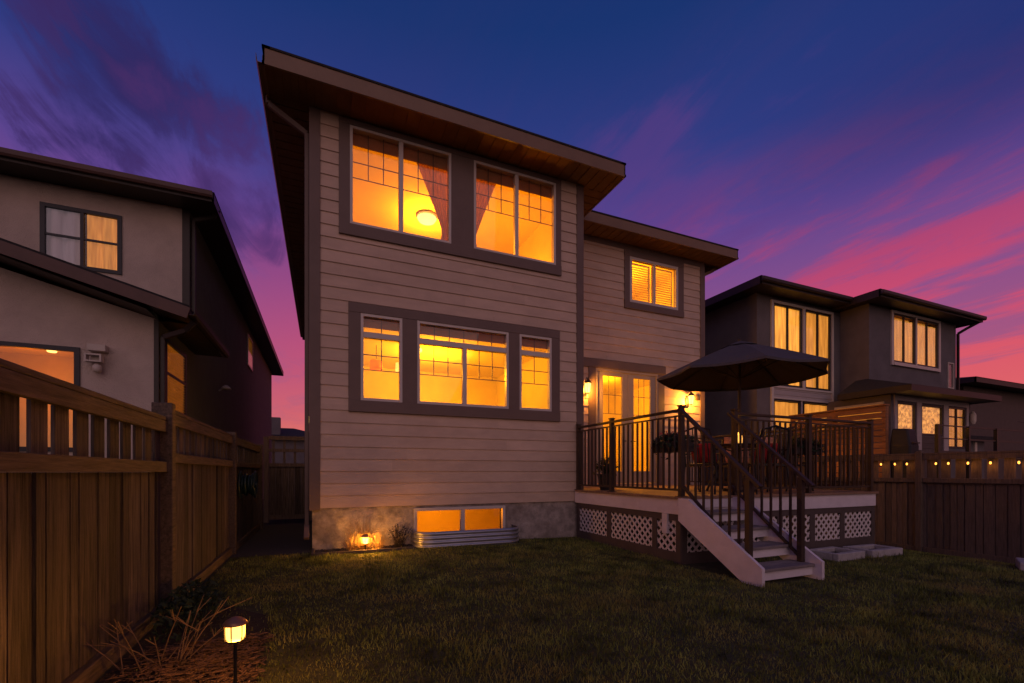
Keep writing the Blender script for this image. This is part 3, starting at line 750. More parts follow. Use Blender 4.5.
# umbrella
U = thing('patio_umbrella', 'dark grey octagonal patio umbrella standing through the round table', 'umbrella', (TX, TY, DZ))
UZ, UE, UR = 3.44, 2.87, 1.36
ux, uy = TX+.03, TY
dirv = lambda k: (k*math.pi/4)+math.radians(167.7)-math.atan(190/448.)
rim_p = [(ux+UR*math.cos(dirv(k)), uy+UR*math.sin(dirv(k))) for k in range(8)]
mb = MB(); nr, ns = 8, 6
for i in range(nr+1):
    f = i/nr
    for k in range(8):
        p, q = rim_p[k], rim_p[(k+1) % 8]
        for s in range(ns):
            u = s/ns; ex = p[0]+(q[0]-p[0])*u; ey = p[1]+(q[1]-p[1])*u
            sag = .055*math.sin(math.pi*u)*f
            mb.v.append((ux+(ex-ux)*f*(1-.02*math.sin(math.pi*u)), uy+(ey-uy)*f*(1-.02*math.sin(math.pi*u)), UZ-(UZ-UE)*(f**1.12)-sag*.5))
n8 = 8*ns
for i in range(nr):
    for j in range(n8): mb.f.append((i*n8+j, i*n8+(j+1) % n8, (i+1)*n8+(j+1) % n8, (i+1)*n8+j))
# short valance
o = len(mb.v)
for j in range(n8): a = mb.v[nr*n8+j]; mb.v.append((a[0], a[1], a[2]-.035))
for j in range(n8): mb.f.append((nr*n8+j, nr*n8+(j+1) % n8, o+(j+1) % n8, o+j))
cn = mb.build('canopy', 'umb', U); so = cn.modifiers.new('thick', 'SOLIDIFY'); so.thickness = .004
mb = MB()
for k in range(8): a = dirv(k); mb.add([], [])
mb = MB(); o = 0
vv = [(ux, uy, UZ+.03)]+[(ux+.30*math.cos(dirv(k)), uy+.30*math.sin(dirv(k)), UZ-.085) for k in range(8)]
mb.add(vv, [(0, 1+k, 1+(k+1) % 8) for k in range(8)]); c2 = mb.build('vent_cap', 'umb', U); c2.modifiers.new('thick', 'SOLIDIFY').thickness = .004
MB().tube([(ux, uy, DZ), (ux, uy, UZ+.05)], .024, 12).lathe((ux, uy, UZ+.03), [(.02, 0), (.026, .02), (.01, .045)], 10).build('pole', 'bronze', U)
for k in range(8):
    x, y = rim_p[k]; MB().tube([(ux, uy, UZ-.03), (ux+(x-ux)*.5, uy+(y-uy)*.5, UZ-(UZ-UE)*.46-.035), (x, y, UE-.02)], .008, 5).build('rib', 'black', U)
    MB().tube([(ux+.03*math.cos(dirv(k)), uy+.03*math.sin(dirv(k)), UZ-.62), (ux+(x-ux)*.5, uy+(y-uy)*.5, UZ-(UZ-UE)*.46-.04)], .007, 5).build('strut', 'black', U)
MB().lathe((ux, uy, DZ), [(.26, 0), (.26, .05), (.06, .09), (.05, .30)], 20).build('base', 'black', U)
# candle on the table
t = thing('candle_lantern', 'lit candle in an amber glass on the patio table', 'candle', (TX-.14, TY-.12, TH))
cx, cy = TX-.14, TY-.12
MB().lathe((cx, cy, TH+.001), [(.045, 0), (.06, .02), (.066, .10), (.058, .15)], 16).build('glass', 'flame', t, smooth=True)
MB().lathe((cx, cy, TH+.152), [(.008, 0), (.013, .02), (.004, .055)], 8).build('flame', 'bulb', t, smooth=True)
point('candle_light', (cx, cy, TH+.27), 1.2, (1, .42, .06), .02)

# plants built of small leaves
def leaves(mb, c, n, spread, size, droop=0., up=.5):
    for _ in range(n):
        d = Vector((rng.normal(), rng.normal(), rng.normal()*.8+up)).normalized(); r = rng.random()**.5
        p = Vector(c)+Vector((d.x*spread[0]*r, d.y*spread[1]*r, d.z*spread[2]*r-droop*r*r))
        a = Vector((rng.normal(), rng.normal(), rng.normal())).normalized(); b = a.orthogonal().normalized()
        s = size*rng.uniform(.6, 1.3)
        mb.add([p-a*s, p+b*s*.35, p+a*s, p-b*s*.35], [(0, 1, 2, 3)])
    return mb
def blade_clump(mb, c, n, length, spread, width, curve=.4, zup=1.0):
    for _ in range(n):
        az = rng.uniform(0, 2*math.pi); out = rng.uniform(.05, 1.5)*spread; L = length*rng.uniform(.55, 1.1)
        d = Vector((math.cos(az), math.sin(az), 0)); w = Vector((-d.y, d.x, 0))*width
        p = Vector(c)+d*rng.uniform(0, .05)
        pts = []
        for k in range(5):
            t = k/4; pts.append(p+d*(out*t+curve*L*t*t*.5)+Vector((0, 0, L*zup*(t-.32*t*t*min(1.4, out/.2)))))
        for k in range(4):
            w0 = w*(1-k/4.3); w1 = w*(1-(k+1)/4.3)
            mb.add([pts[k]-w0, pts[k]+w0, pts[k+1]+w1, pts[k+1]-w1], [(0, 1, 2, 3)])
    return mb
t = thing('potted_fern', 'dark leafy fern in a pot on the deck against the bay wall', 'potted plant', (4.92, 7.05, DZ))
MB().lathe((4.92, 7.05, DZ), [(.12, 0), (.17, .26), (.185, .28), (.18, .30)], 16).build('pot', 'pot', t)
blade_clump(leaves(MB(), (4.92, 7.05, DZ+.42), 160, (.24, .24, .24), .06, .05), (4.92, 7.05, DZ+.27), 120, .42, .22, .012).build('foliage', 'fern', t)
for (x, y, lx, ly, lb) in ((DX0+.17, 5.0, .10, .30, 'rail planter with red and white flowers at the deck corner by the stair top'), (7.2, DY+.20, .34, .10, 'rail planter of dark trailing foliage inside the front railing right of the stairs')):
    t = thing('rail_planter', lb, 'planter', (x, y, 1.45))
    mb = MB().box(x-lx, x+lx, y-ly, y+ly, 1.48, 1.64)
    if lx < ly: mb.box(x-lx-.05, x-lx+.02, y-.2, y-.17, 1.50, RT-.36).box(x-lx-.05, x-lx+.02, y+.17, y+.2, 1.50, RT-.36)
    mb.build('planter_box', 'pot', t, bevel=.01)
    leaves(MB(), (x, y, 1.66), 420, (lx*1.35+.05, ly*1.3+.05, .19), .05, .10).build('foliage', 'fern', t)
    if lx < ly:
        leaves(MB(), (x, y, 1.72), 60, (lx*1.3, ly*1.1, .10), .028).build('flowers', 'flower', t); leaves(MB(), (x, y, 1.70), 36, (lx*1.3, ly*1.1, .10), .024).build('flowers', 'wflower', t)

# concrete planter blocks on the grass
def block(x, y, rot, sx, sy, label):
    z = gz(x)
    t = thing('planter_block', label, 'concrete block', (x, y, z), 'concrete blocks by the deck')
    c, s = math.cos(rot), math.sin(rot); mb = MB()
    def bx(a, b, p, q, z0, z1):
        cs = [(a, p), (b, p), (b, q), (a, q)]
        mb.add([(x+u*c-v*s, y+u*s+v*c, z+zz) for zz in (z0, z1) for u, v in cs], [(0, 3, 2, 1), (4, 5, 6, 7), (0, 1, 5, 4), (1, 2, 6, 5), (2, 3, 7, 6), (3, 0, 4, 7)])
    w = .09
    bx(-sx, sx, -sy, -sy+w, -.03, .11); bx(-sx, sx, sy-w, sy, -.03, .11); bx(-sx, -sx+w, -sy+w, sy-w, -.03, .109); bx(sx-w, sx, -sy+w, sy-w, -.03, .109)
    mb.build('shell', 'block', t, bevel=.012)
    mb = MB(); bx(-sx+w, sx-w, -sy+w, sy-w, -.02, .05); mb.build('fill', 'soil', t)
block(7.10, 4.30, .03, .33, .23, 'pale hollow concrete block on the grass nearer the stairs')
block(7.98, 4.28, -.05, .36, .22, 'pale hollow concrete block on the grass at the deck corner')
block(8.75, 2.75, .4, .25, .18, 'pale concrete block at the right edge of the lawn by the fence')

# ------------------------------------------------------------------ garden lanterns
def stake_lantern(x, y, zl, label, power, s=1.0):
    g = gz(x); t = thing('garden_lantern', label, 'garden lamp', (x, y, g), 'stake lanterns in the garden')
    MB().tube([(x, y, g-.05), (x, y, zl-.07*s)], .011*s, 8).lathe((x, y, zl-.085*s), [(.02*s, 0), (.055*s, .018*s), (.055*s, .026*s)], 14).build('stake', 'black', t)
    MB().lathe((x, y, zl-.055*s), [(.048*s, 0), (.056*s, .01*s), (.058*s, .095*s), (.05*s, .10*s)], 16).build('lamp_glass', 'lamp', t, smooth=True)
    mb = MB()
    for k in range(6):
        a = k*math.pi/3+.3; mb.tube([(x+.061*s*math.cos(a), y+.061*s*math.sin(a), zl-.06*s), (x+.064*s*math.cos(a), y+.064*s*math.sin(a), zl+.05*s)], .0045*s, 5)
    mb.build('lamp_cage', 'black', t)
    MB().lathe((x, y, zl+.047*s), [(.076*s, 0), (.078*s, .006*s), (.062*s, .026*s), (.028*s, .046*s), (.008*s, .05*s)], 20).build('lamp_cap', 'copper', t, smooth=True)
    for k in range(3):
        a = k*2.1+.4
    point('stake_light', (x, y, zl-.02), power, (1, .38, .04), .05)
stake_lantern(-.41, 2.67, .385, 'lit stake lantern in the mulch bed at the front left of the lawn', 40, .74)
stake_lantern(.60, 7.02, .19, 'lit stake lantern among dry grass at the foot of the house wall', 170, .85)

# mulch bed and dry stalks along the left fence
rim_pts = []
mb = MB(); N = 24
for i in range(N+1):
    y = .6+4.6*i/N; xr = -.42+.08*math.sin(y*2.3)+.06*math.sin(y*5.1)-(.55 if y > 4.3 else 0)*(y-4.3)
    mb.v += [(-1.18, y, .006), (max(xr, -1.1), y, .006)]
for i in range(N): mb.f.append((2*i, 2*i+1, 2*i+3, 2*i+2))
struct(mb.build('garden_bed', 'soil'))
mb = MB()
for _ in range(2600):
    y = rng.uniform(2.2, 3.7); x = rng.normal(-.66, .2)
    if x < -1.15 or x > -.33: continue
    a = rng.uniform(0, math.pi); L = rng.uniform(.012, .05); w = rng.uniform(.003, .009); z = .012+rng.random()*.03
    mb.bar((x-L*math.cos(a), y-L*math.sin(a), z+rng.uniform(-.006, .012)), (x+L*math.cos(a), y+L*math.sin(a), z), w, .004)
stuff(mb.build('bark_mulch', 'mulch'), 'red bark mulch scattered round the front stake lantern', 'mulch')
def stalks(x, y, n, h, lean, label, spread=.06, m='stalk'):
    mb = MB()
    for _ in range(n):
        bx, by = x+rng.normal(0, spread), y+rng.normal(0, spread); lx, ly = lean[0]+rng.normal(0, .10), lean[1]+rng.normal(0, .08); hh = h*rng.uniform(.6, 1.1)
        mb.tube([(bx, by, 0), (bx+lx*.45, by+ly*.45, hh*.5), (bx+lx, by+ly, hh)], .0042, 5, .002)
        for _k in range(2): mb.tube([(bx+lx*.7, by+ly*.7, hh*.75), (bx+lx*.9+rng.normal(0, .06), by+ly*.9, hh*.95)], .003, 4, .002)
    tag(mb.build('dry_stalks', m), label, 'dead plant')
stalks(-1.0, 3.36, 8, .36, (-.10, -.03), 'clump of pale dead stalks close to the left fence')
stalks(-.84, 3.34, 8, .36, (.16, .10), 'leaning clump of reddish dead stalks between the left fence and the front lantern', .04)
mb = MB(); leaves(mb, (-.95, 4.25, .12), 800, (.22, .55, .2), .03); tag(mb.build('low_shrub', 'fern'), 'low dark green shrub at the foot of the left fence behind the dead stalks', 'shrub')
mb = MB()
for cx_, cy_c, n_, L_ in ((.60, 7.16, 300, .62), (.42, 7.14, 80, .42), (.80, 7.14, 90, .42)):
    for _ in range(n_):
        az = rng.uniform(0, 2*math.pi); t_ = rng.uniform(.15, 1.25); L = L_*rng.uniform(.45, 1.05)
        d = Vector((math.cos(az)*math.sin(t_), math.sin(az)*math.sin(t_)*.75, math.cos(t_))); p = Vector((cx_+rng.normal(0, .03), cy_c+rng.normal(0, .03), 0))
        q = p+d*L; q.y = min(q.y, BY-.03); q.z -= .06*L*t_; w_ = Vector((-d.y, d.x, 0)); w_ = (w_.normalized() if w_.length > .05 else Vector((1, 0, 0)))*.0028
        m_ = p.lerp(q, .55)+Vector((0, 0, .03))
        mb.add([p-w_, p+w_, m_+w_*.8, m_-w_*.8], [(0, 1, 2, 3)]); mb.add([m_-w_*.8, m_+w_*.8, q+w_*.2, q-w_*.2], [(0, 1, 2, 3)])
tag(mb.build('ornamental_grass', 'drygrass'), 'dry fountain grass lit from within by the lantern at the house wall', 'grass clump')
mb = MB()
for _ in range(60):
    az = rng.uniform(0, 6.28); L = rng.uniform(.2, .42); o = rng.uniform(.05, .22); p = Vector((1.12+rng.normal(0, .03), 7.2+rng.normal(0, .03), -.02))
    q = p+Vector((math.cos(az)*o, math.sin(az)*o*.8, L)); mb.tube([p, p.lerp(q, .5)+Vector((0, 0, .03)), q], .004, 4, .002)
leaves(mb, (1.12, 7.18, .2), 180, (.2, .18, .2), .022); tag(mb.build('dark_shrub', 'twig'), 'small dark twiggy shrub between the wall lantern grass and the window well', 'shrub')
mb = MB().box(-.1, 1.34, 6.93, 6.97, -.03, .05).box(-.14, -.1, 6.93, 7.4, -.03, .05)
tag(mb.build('bed_edging', 'frame_dk', bevel=.008), 'low dark edging strip along the bed at the house wall', 'edging')
struct(sheet('planting_bed', 'soil', [-.10, 1.36], 6.97, BY+.01, .006))
mb = MB()
for _ in range(420):
    x = rng.uniform(-.1, 1.35); y = rng.uniform(6.98, 7.44); r = rng.uniform(.012, .03); c = (x, y, .0)
    mb.lathe(c, [(r*.6, -.005), (r, .01), (r*.5, r*.9)], 6)
stuff(mb.build('bed_stones', 'gravel'), 'loose dark stones in the bed along the house wall', 'stones')

# ------------------------------------------------------------------ lawn
def lawn():
    n = 230000
    # density falls off with distance from the lens side of the garden
    Y = 1.2+rng.random(n)**1.35*7.4; X = rng.uniform(-1.15, 10.5, n)
    ok = np.ones(n, bool)
    ok &= ~((X < 4.62) & (Y > BY-.02)); ok &= ~((X > DX0+.02) & (X < DX1) & (Y > DY+.02)); ok &= Y < 8.6
    ok &= ~((X < -.42+.08*np.sin(Y*2.3)) & (Y < 4.6) & (rng.random(n) > .08)); ok &= ~((X < -.1) & (Y > 7.2)); ok &= ~((X > -.12) & (X < 1.38) & (Y > 6.92))
    ok &= ~((X > 1.36) & (X < 3.17) & (Y > 6.98)); ok &= ~((X > SX0+.05) & (X < SX1-.05) & (Y > SY1-.05) & (Y < DY+.1))
    ok &= ~((abs(X-7.1) < .34) & (abs(Y-4.3) < .25)); ok &= ~((abs(X-7.98) < .38) & (abs(Y-4.28) < .25))
    lat = X*.9207-Y*.3904; dep = X*.3904+Y*.9207
    ok &= (abs(lat) < dep*1.25+.6)
    X, Y = X[ok], Y[ok]; n = len(X)
    patch = np.sin(X*2.1+np.sin(Y*1.7)*1.3)*np.sin(Y*2.6+X*.8)*.5+.5
    
    h = (.016+.024*rng.random(n)**1.5)*(.65+.7*patch); 
    for _ in range(170):
        cx_, cy_c = rng.uniform(-1, 9), 1.2+rng.random()**1.3*6; r_ = rng.uniform(.04, .14)
        h *= 1+rng.uniform(.4, 1.0)*np.exp(-((X-cx_)**2+(Y-cy_c)**2)/r_**2)
    az = rng.random(n)*2*np.pi; lean = rng.normal(0, .55, n)*h; w = .0022+.0016*rng.random(n)+.0005*Y/3
    Z = np.interp(X, [g[0] for g in GX], [g[1] for g in GX])-.002
    dx, dy = np.cos(az), np.sin(az); la = rng.random(n)*2*np.pi
    v = np.zeros((n, 4, 3)); tx, ty = X+np.cos(la)*lean, Y+np.sin(la)*lean
    v[:, 0] = np.c_[X-dx*w, Y-dy*w, Z]; v[:, 1] = np.c_[X+dx*w, Y+dy*w, Z]
    v[:, 2] = np.c_[tx+dx*w*.35, ty+dy*w*.35, Z+h]; v[:, 3] = np.c_[tx-dx*w*.35, ty-dy*w*.35, Z+h]
    me = bpy.data.meshes.new('lawn_grass'); me.vertices.add(n*4); me.loops.add(n*4); me.polygons.add(n)
    me.vertices.foreach_set('co', v.reshape(-1)); me.loops.foreach_set('vertex_index', np.arange(n*4, dtype=np.int32))
    me.polygons.foreach_set('loop_start', np.arange(0, n*4, 4, dtype=np.int32)); me.update()
    m = mat('grass_blades', (.165, .19, .045), .7, .9, 2.6, island=.5, spec=.2, trans=.25, stain=.85, stain_col=(.26, .18, .07))
    me.materials.append(m); o = bpy.data.objects.new('lawn_grass', me); COL.objects.link(o)
    stuff(o, 'short dark green lawn with straw-coloured patches', 'grass')
lawn()

# ------------------------------------------------------------------ left neighbour
NL = thing('stucco_house', 'beige stucco house with dark eaves beyond the left fence', 'house', (-6, 10.5, 0))
X1, YU, YL, YB = -2.40, 10.56, 8.75, 26.2
W1 = (-4.59, -3.44, 4.88, 5.98); W2 = (-5.3, -3.35, 1.5, 3.07)
def wall_holes(mb, x0, x1, z0, z1, y, holes, th=.15):
    xs = sorted({x0, x1, *[h[0] for h in holes], *[h[1] for h in holes]}); zs = sorted({z0, z1, *[h[2] for h in holes], *[h[3] for h in holes]})
    for a, b in zip(xs, xs[1:]):
        for c, d in zip(zs, zs[1:]):
            if not any(h[0] < (a+b)/2 < h[1] and h[2] < (c+d)/2 < h[3] for h in holes): mb.quad((a, y, c), (b, y, c), (b, y, d), (a, y, d))
    for h in holes:
        q = y+th
        mb.quad((h[0], y, h[2]), (h[0], q, h[2]), (h[0], q, h[3]), (h[0], y, h[3])); mb.quad((h[1], y, h[2]), (h[1], q, h[2]), (h[1], q, h[3]), (h[1], y, h[3]))
        mb.quad((h[0], y, h[2]), (h[1], y, h[2]), (h[1], q, h[2]), (h[0], q, h[2])); mb.quad((h[0], y, h[3]), (h[1], y, h[3]), (h[1], q, h[3]), (h[0], q, h[3]))
    return mb
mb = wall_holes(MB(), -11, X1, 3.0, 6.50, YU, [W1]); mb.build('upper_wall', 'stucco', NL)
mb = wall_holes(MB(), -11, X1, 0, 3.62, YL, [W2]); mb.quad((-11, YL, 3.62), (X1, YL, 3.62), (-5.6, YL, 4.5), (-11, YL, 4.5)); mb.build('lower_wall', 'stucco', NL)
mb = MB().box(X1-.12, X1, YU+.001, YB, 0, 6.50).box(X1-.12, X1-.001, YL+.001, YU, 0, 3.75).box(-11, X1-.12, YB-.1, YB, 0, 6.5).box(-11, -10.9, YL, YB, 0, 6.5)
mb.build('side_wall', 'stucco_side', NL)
MB().box(X1-.11, X1+.012, YU-.012, YU+.03, 3.6, 6.5).box(X1-.05, X1+.012, YL-.012, YL+.03, 0, 3.62).build('corner_trim', 'nb_fascia', NL)
ex0, ex1, ey0, ey1 = -11.5, -1.88, 10.02, 26.8
hip(MB(), ex0, ex1, ey0, ey1, 6.50, .33).build('roof', 'shingle', NL)
rim(MB(), [(ex0+.01, ey0+.01), (ex1-.01, ey0+.01), (ex1-.01, ey1-.01), (ex0+.01, ey1-.01)], 6.32, 6.495, .03).build('fascia', 'nb_fascia', NL)
gutter((ex0, ey0+.008, 6.37), (ex1-.02, ey0+.008, 6.37), (0, -.7, 0), 'nb_rake', NL)
MB().box(ex0+.04, ex1-.04, ey0+.04, YU, 6.34, 6.36).box(X1, ex1-.04, YU, ey1-.04, 6.34, 6.36).build('soffit', 'nb_fascia', NL)
# lower sloping roof over the bump-out, falling to the right
rx = [(-1.88, 3.72), (-5.6, 4.78)]; sl = (rx[1][1]-rx[0][1])/(rx[1][0]-rx[0][0])
mb = MB()
for y0, y1, dz0, dz1 in ((8.22, YU-.004, -.03, .03),):
    for (xa, za), (xb, zb_) in ((rx[0], rx[1]), (rx[1], (-9.3, 3.72))):
        v = [(xa, y0, za+dz0), (xb, y0, zb_+dz0), (xb, y1, zb_+dz0), (xa, y1, za+dz0), (xa, y0, za+dz1), (xb, y0, zb_+dz1), (xb, y1, zb_+dz1), (xa, y1, za+dz1)]
        mb.add(v, [(0, 3, 2, 1), (4, 5, 6, 7), (0, 1, 5, 4), (1, 2, 6, 5), (2, 3, 7, 6), (3, 0, 4, 7)])
za, zb_ = rx[0][1], rx[0][1]+sl*(X1+.004-rx[0][0])
v = [(-1.88, YU, za-.03), (X1+.004, YU, zb_-.03), (X1+.004, 11.0, zb_-.03), (-1.88, 11.0, za-.03), (-1.88, YU, za+.03), (X1+.004, YU, zb_+.03), (X1+.004, 11.0, zb_+.03), (-1.88, 11.0, za+.03)]
mb.add(v, [(0, 3, 2, 1), (4, 5, 6, 7), (0, 1, 5, 4), (1, 2, 6, 5), (2, 3, 7, 6), (3, 0, 4, 7)])
mb.build('lower_roof', 'shingle', NL)
mb = MB().bar((-1.87, 8.205, 3.62), (-5.6, 8.205, 4.68), .03, .17, (0, 0, 1)); mb.build('rake_board', 'nb_rake', NL)
mb = MB(); mb.quad((-1.90, 8.22, 3.60), (X1, 8.22, 3.68), (X1, YL, 3.68), (-1.90, YL, 3.60)).quad((-1.9, YL, 3.6), (X1, YL, 3.61), (X1, 11, 3.61), (-1.9, 11, 3.6)); mb.quad((X1, 8.22, 3.62), (-5.6, 8.22, 4.62), (-5.6, YL, 4.62), (X1, YL, 3.62)); mb.build('lower_soffit', 'nb_fascia', NL)
gutter((-1.885, 8.22, 3.60), (-1.885, 11.0, 3.60), (.8, 0, 0), 'nb_fascia', NL)
spout([(-1.86, 8.5, 3.58), (-2.0, 8.62, 3.46), (-2.345, 8.80, 3.36), (-2.345, 8.80, .1)], NL, 'nb_fascia')
spout([(-1.9, 10.5, 6.42), (-2.0, 10.6, 6.30), (-2.34, 10.66, 6.2), (-2.34, 10.66, 3.8)], NL, 'nb_fascia')
def simple_window(op, y, par, bars=(), hbar=None, fm='navy', ft=.042, face=1, casing=None):
    x0, x1, z0, z1 = op; mb = frame_boxes(MB(), x0, x1, z0, z1, ft+(.025 if y == YL or y == YU else 0), y-.025, y+.032)
    for b in bars: mb.box(b-.026, b+.026, y-.02, y+.028, z0+ft, z1-ft)
    if hbar:
        for h in hbar: mb.box(x0+ft, x1-ft, y-.012, y+.022, h-.018, h+.018)
    w = mb.build('window', fm, par); MB().box(x0+.02, x1-.02, y+.002, y+.006, z0+.02, z1-.02).build('pane', 'glass', w)
    return w
def drapes(x0, x1, z0, z1, y, m, par, amp=.03, freq=26, name='curtain'):
    mb = MB(); n = max(8, int((x1-x0)*30))
    for j in range(n+1):
        u = x0+(x1-x0)*j/n; yy = y+amp*math.sin(u*freq)+amp*.4*math.sin(u*freq*2.3+1); mb.v += [(u, yy, z0), (u, yy, z1)]
    for j in range(n): mb.f.append((2*j, 2*j+2, 2*j+3, 2*j+1))
    return mb.build(name, m, par, smooth=True)
w = simple_window(W1, YU, NL, [-4.015], [5.44])
drapes(-4.56, -4.06, 4.9, 5.97, YU+.06, 'duskglow_curt', w); drapes(-3.97, -3.47, 4.9, 5.97, YU+.06, 'nbcurt_low', w)
MB().box(W1[0]-.1, W1[1]+.1, YU+.30, YU+.32, 4.7, 6.2).build('room_back', 'nb_fascia', w)
w = simple_window(W2, YL, NL, [], None)
mb = MB(); a0, a1, b0, b1, c0, c1 = -5.9, -3.0, YL+.13, 10.5, .9, 3.25
mb.quad((a0, b1, c0), (a1, b1, c0), (a1, b1, c1), (a0, b1, c1)).quad((a0, b0, c0), (a0, b1, c0), (a0, b1, c1), (a0, b0, c1)).quad((a1, b0, c0), (a1, b1, c0), (a1, b1, c1), (a1, b0, c1)).quad((a0, b0, c1), (a1, b0, c1), (a1, b1, c1), (a0, b1, c1)).quad((a0, b0, c0), (a1, b0, c0), (a1, b1, c0), (a0, b1, c0))
mb.build('interior_wall', 'room', NL)
for x, y in ((-4.15, 9.45), (-4.2, 10.0), (-5.0, 9.6)):
    MB().lathe((x, y, 3.222), [(.055, 0), (.065, .024)], 14).build('ceiling_downlight', 'ceil_lamp', NL)
point('neighbour_kitchen_light', (-4.4, 9.7, 2.6), 14, (1, .20, .002), .1)
# side windows (built along y)
def side_window(x, y0, y1, z0, z1, par, m, fm='navy', out=1, bars=(), blind=False):
    mb = MB(); t = .06; o = out
    def bx(a, b, c, d): mb.box(min(x-o*.03, x+o*.04), max(x-o*.03, x+o*.04), a, b, c, d)
    bx(y0, y0+t, z0, z1); bx(y1-t, y1, z0, z1); bx(y0+t, y1-t, z0, z0+t); bx(y0+t, y1-t, z1-t, z1)
    for b in bars: bx(y0+t, y1-t, b-.02, b+.02)
    w = mb.build('window', fm, par)
    if blind:
        s = MB(); z = z0+t
        while z < z1-t: s.bar((x+o*.012, y0+t, z), (x+o*.012, y1-t, z), .045, .006, (o*.7, 0, 1)); z += .05
        s.build('blind', m, w); MB().box(min(x+o*.002, x+o*.006), max(x+o*.002, x+o*.006), y0+.03, y1-.03, z0+.03, z1-.03).build('blind_backing', m, w)
    else: MB().box(min(x+o*.002, x+o*.010), max(x+o*.002, x+o*.010), y0+.03, y1-.03, z0+.03, z1-.03).build('curtain', m, w)
    MB().box(min(x+o*.031, x+o*.035), max(x+o*.031, x+o*.035), y0+.03, y1-.03, z0+.03, z1-.03).build('pane', 'glass', w)
    return w
side_window(X1, 9.02, 10.22, 2.22, 3.42, NL, 'nbblind_low', bars=[2.85], blind=True)
side_window(X1, 17.9, 19.1, 4.92, 6.02, NL, 'nbblind_low', 'pale')
t = thing('wall_light', 'pale stacked light fixture, unlit, on the stucco wall right of the lit kitchen window', 'wall lamp', (-3.12, YL, 2.9))
MB().box(-3.23, -3.01, YL-.13, YL-.001, 3.02, 3.12).build('top_box', 'pale', t, bevel=.008)
mb = frame_boxes(MB(), -3.25, -3.05, 2.85, 2.97, .022, YL-.16, YL-.06); mb.box(-3.2, -3.1, YL-.06, YL-.001, 2.88, 2.96); mb.build('lamp_frame', 'pale', t)
MB().lathe((-3.12, YL-.09, 2.70), [(.035, 0), (.055, .03), (.06, .09), (.03, .13)], 12).build('sensor', 'pale', t, smooth=True)
t = thing('wall_light', 'small white cone lamp on the dark side wall of the stucco house', 'wall lamp', (X1, 13.3, 3.35))
MB().lathe((X1+.16, 13.3, 3.30), [(.12, 0), (.09, .05), (.03, .10)], 14).build('lamp_shade', 'pale', t, smooth=True)
MB().tube([(X1, 13.3, 3.25), (X1+.08, 13.3, 3.3), (X1+.16, 13.3, 3.38)], .018, 6).build('bracket', 'pale', t)
# passage lamp glow on the side wall of the left house
t = thing('far_house', 'dark roofline of a distant house in the gap above the side gate', 'house', (-3, 48, 0))
MB().box(-9, 1.5, 46, 54, 0, 4.2).build('wall', 'grey_st', t); hip(MB(), -9.5, 2.0, 45.4, 54.6, 4.2, .3).build('roof', 'shingle', t)
MB().box(-4.4, -3.6, 47.0, 47.8, 4.2, 6.3).build('chimney', 'grey_st', t)

# ------------------------------------------------------------------ right neighbour
NR = thing('grey_house', 'dark grey stucco house with tall lit windows and two low hipped roofs beyond the deck', 'house', (15.5, 9, -.33))
AY, AX0, AX1 = 9.25, 11.69, 15.40; BYR, BXR0, BXR1 = 8.40, 15.50, 20.50; ZG = -.5
TW = (12.30, 15.08, 2.45, 6.28)
WA = [(12.37, 13.62, 3.80, 6.22), (13.78, 15.00, 3.80, 6.22)]; WB = [(12.37, 13.55, 2.50, 3.38), (13.70, 15.00, 2.50, 3.38)]
mb = wall_holes(MB(), AX0, BXR0, ZG, 6.45, AY, WA+WB); mb.box(AX0-.001, AX0+.1, AY+.001, 19, ZG, 6.45); mb.build('wall', 'grey_st', NR)
mb = MB(); laps(mb, 'x', AY-.012, -1, 12.30, 15.06, 2.47, 3.78, [(12.34, 13.58, 2.4, 3.42), (13.66, 15.03, 2.4, 3.42)], .15, .012); mb.build('siding_panel', 'pale_siding', NR)
mb = MB(); y0, y1 = AY-.05, AY-.002
mb.box(12.25, 12.345, y0, y1, 2.44, 6.31); mb.box(15.035, 15.12, y0, y1, 2.44, 6.31); mb.box(12.345, 15.035, y0, y1, 6.235, 6.31); mb.box(13.645, 13.755, y0, y1, 3.78, 6.235); mb.box(12.345, 15.035, y0, y1, 3.72, 3.78); mb.box(12.345, 15.035, y0, y1, 3.39, 3.44); mb.build('window_trim', 'vinyl', NR)
for i, o in enumerate(WA):
    w = simple_window(o, AY, NR, [(o[0]+o[1])/2], [4.72]); mid = (o[0]+o[1])/2
    for a, b in ((o[0], mid), (mid, o[1])): drapes(a+.01, b, o[2]+.02, o[3]-.02, AY+.046, 'nbcurt' if i == 0 else 'nbcurt_dim', w, .010, 22)
for o in WB:
    w = simple_window(o, AY, NR, [], None); drapes(o[0], o[1], o[2], o[3]-.06, AY+.06, 'nbcurt_dim', w, .02, 12)
WU = [(16.72, 17.93, 4.72, 6.24), (18.02, 19.30, 4.72, 6.24)]; WN = (19.95, 20.33, 4.1, 5.0)
mb = wall_holes(MB(), BXR0, BXR1, ZG, 6.45, BYR, WU+[WN]); mb.box(BXR0-.002, BXR0+.1, BYR+.001, AY, ZG, 6.45).box(BXR1-.1, BXR1, BYR+.001, 19, ZG, 6.45).box(AX0, BXR1, 18.9, 19, ZG, 6.45); mb.build('wall', 'grey_st', NR)
mb = MB(); y0, y1 = BYR-.05, BYR-.002
mb.box(16.6, 16.70, y0, y1, 4.6, 6.34); mb.box(19.32, 19.42, y0, y1, 4.6, 6.34); mb.box(16.7, 19.32, y0, y1, 6.26, 6.34); mb.box(16.7, 19.32, y0-.02, y1, 4.6, 4.70); mb.box(17.94, 18.01, y0, y1, 4.7, 6.26); mb.build('window_trim', 'vinyl', NR)
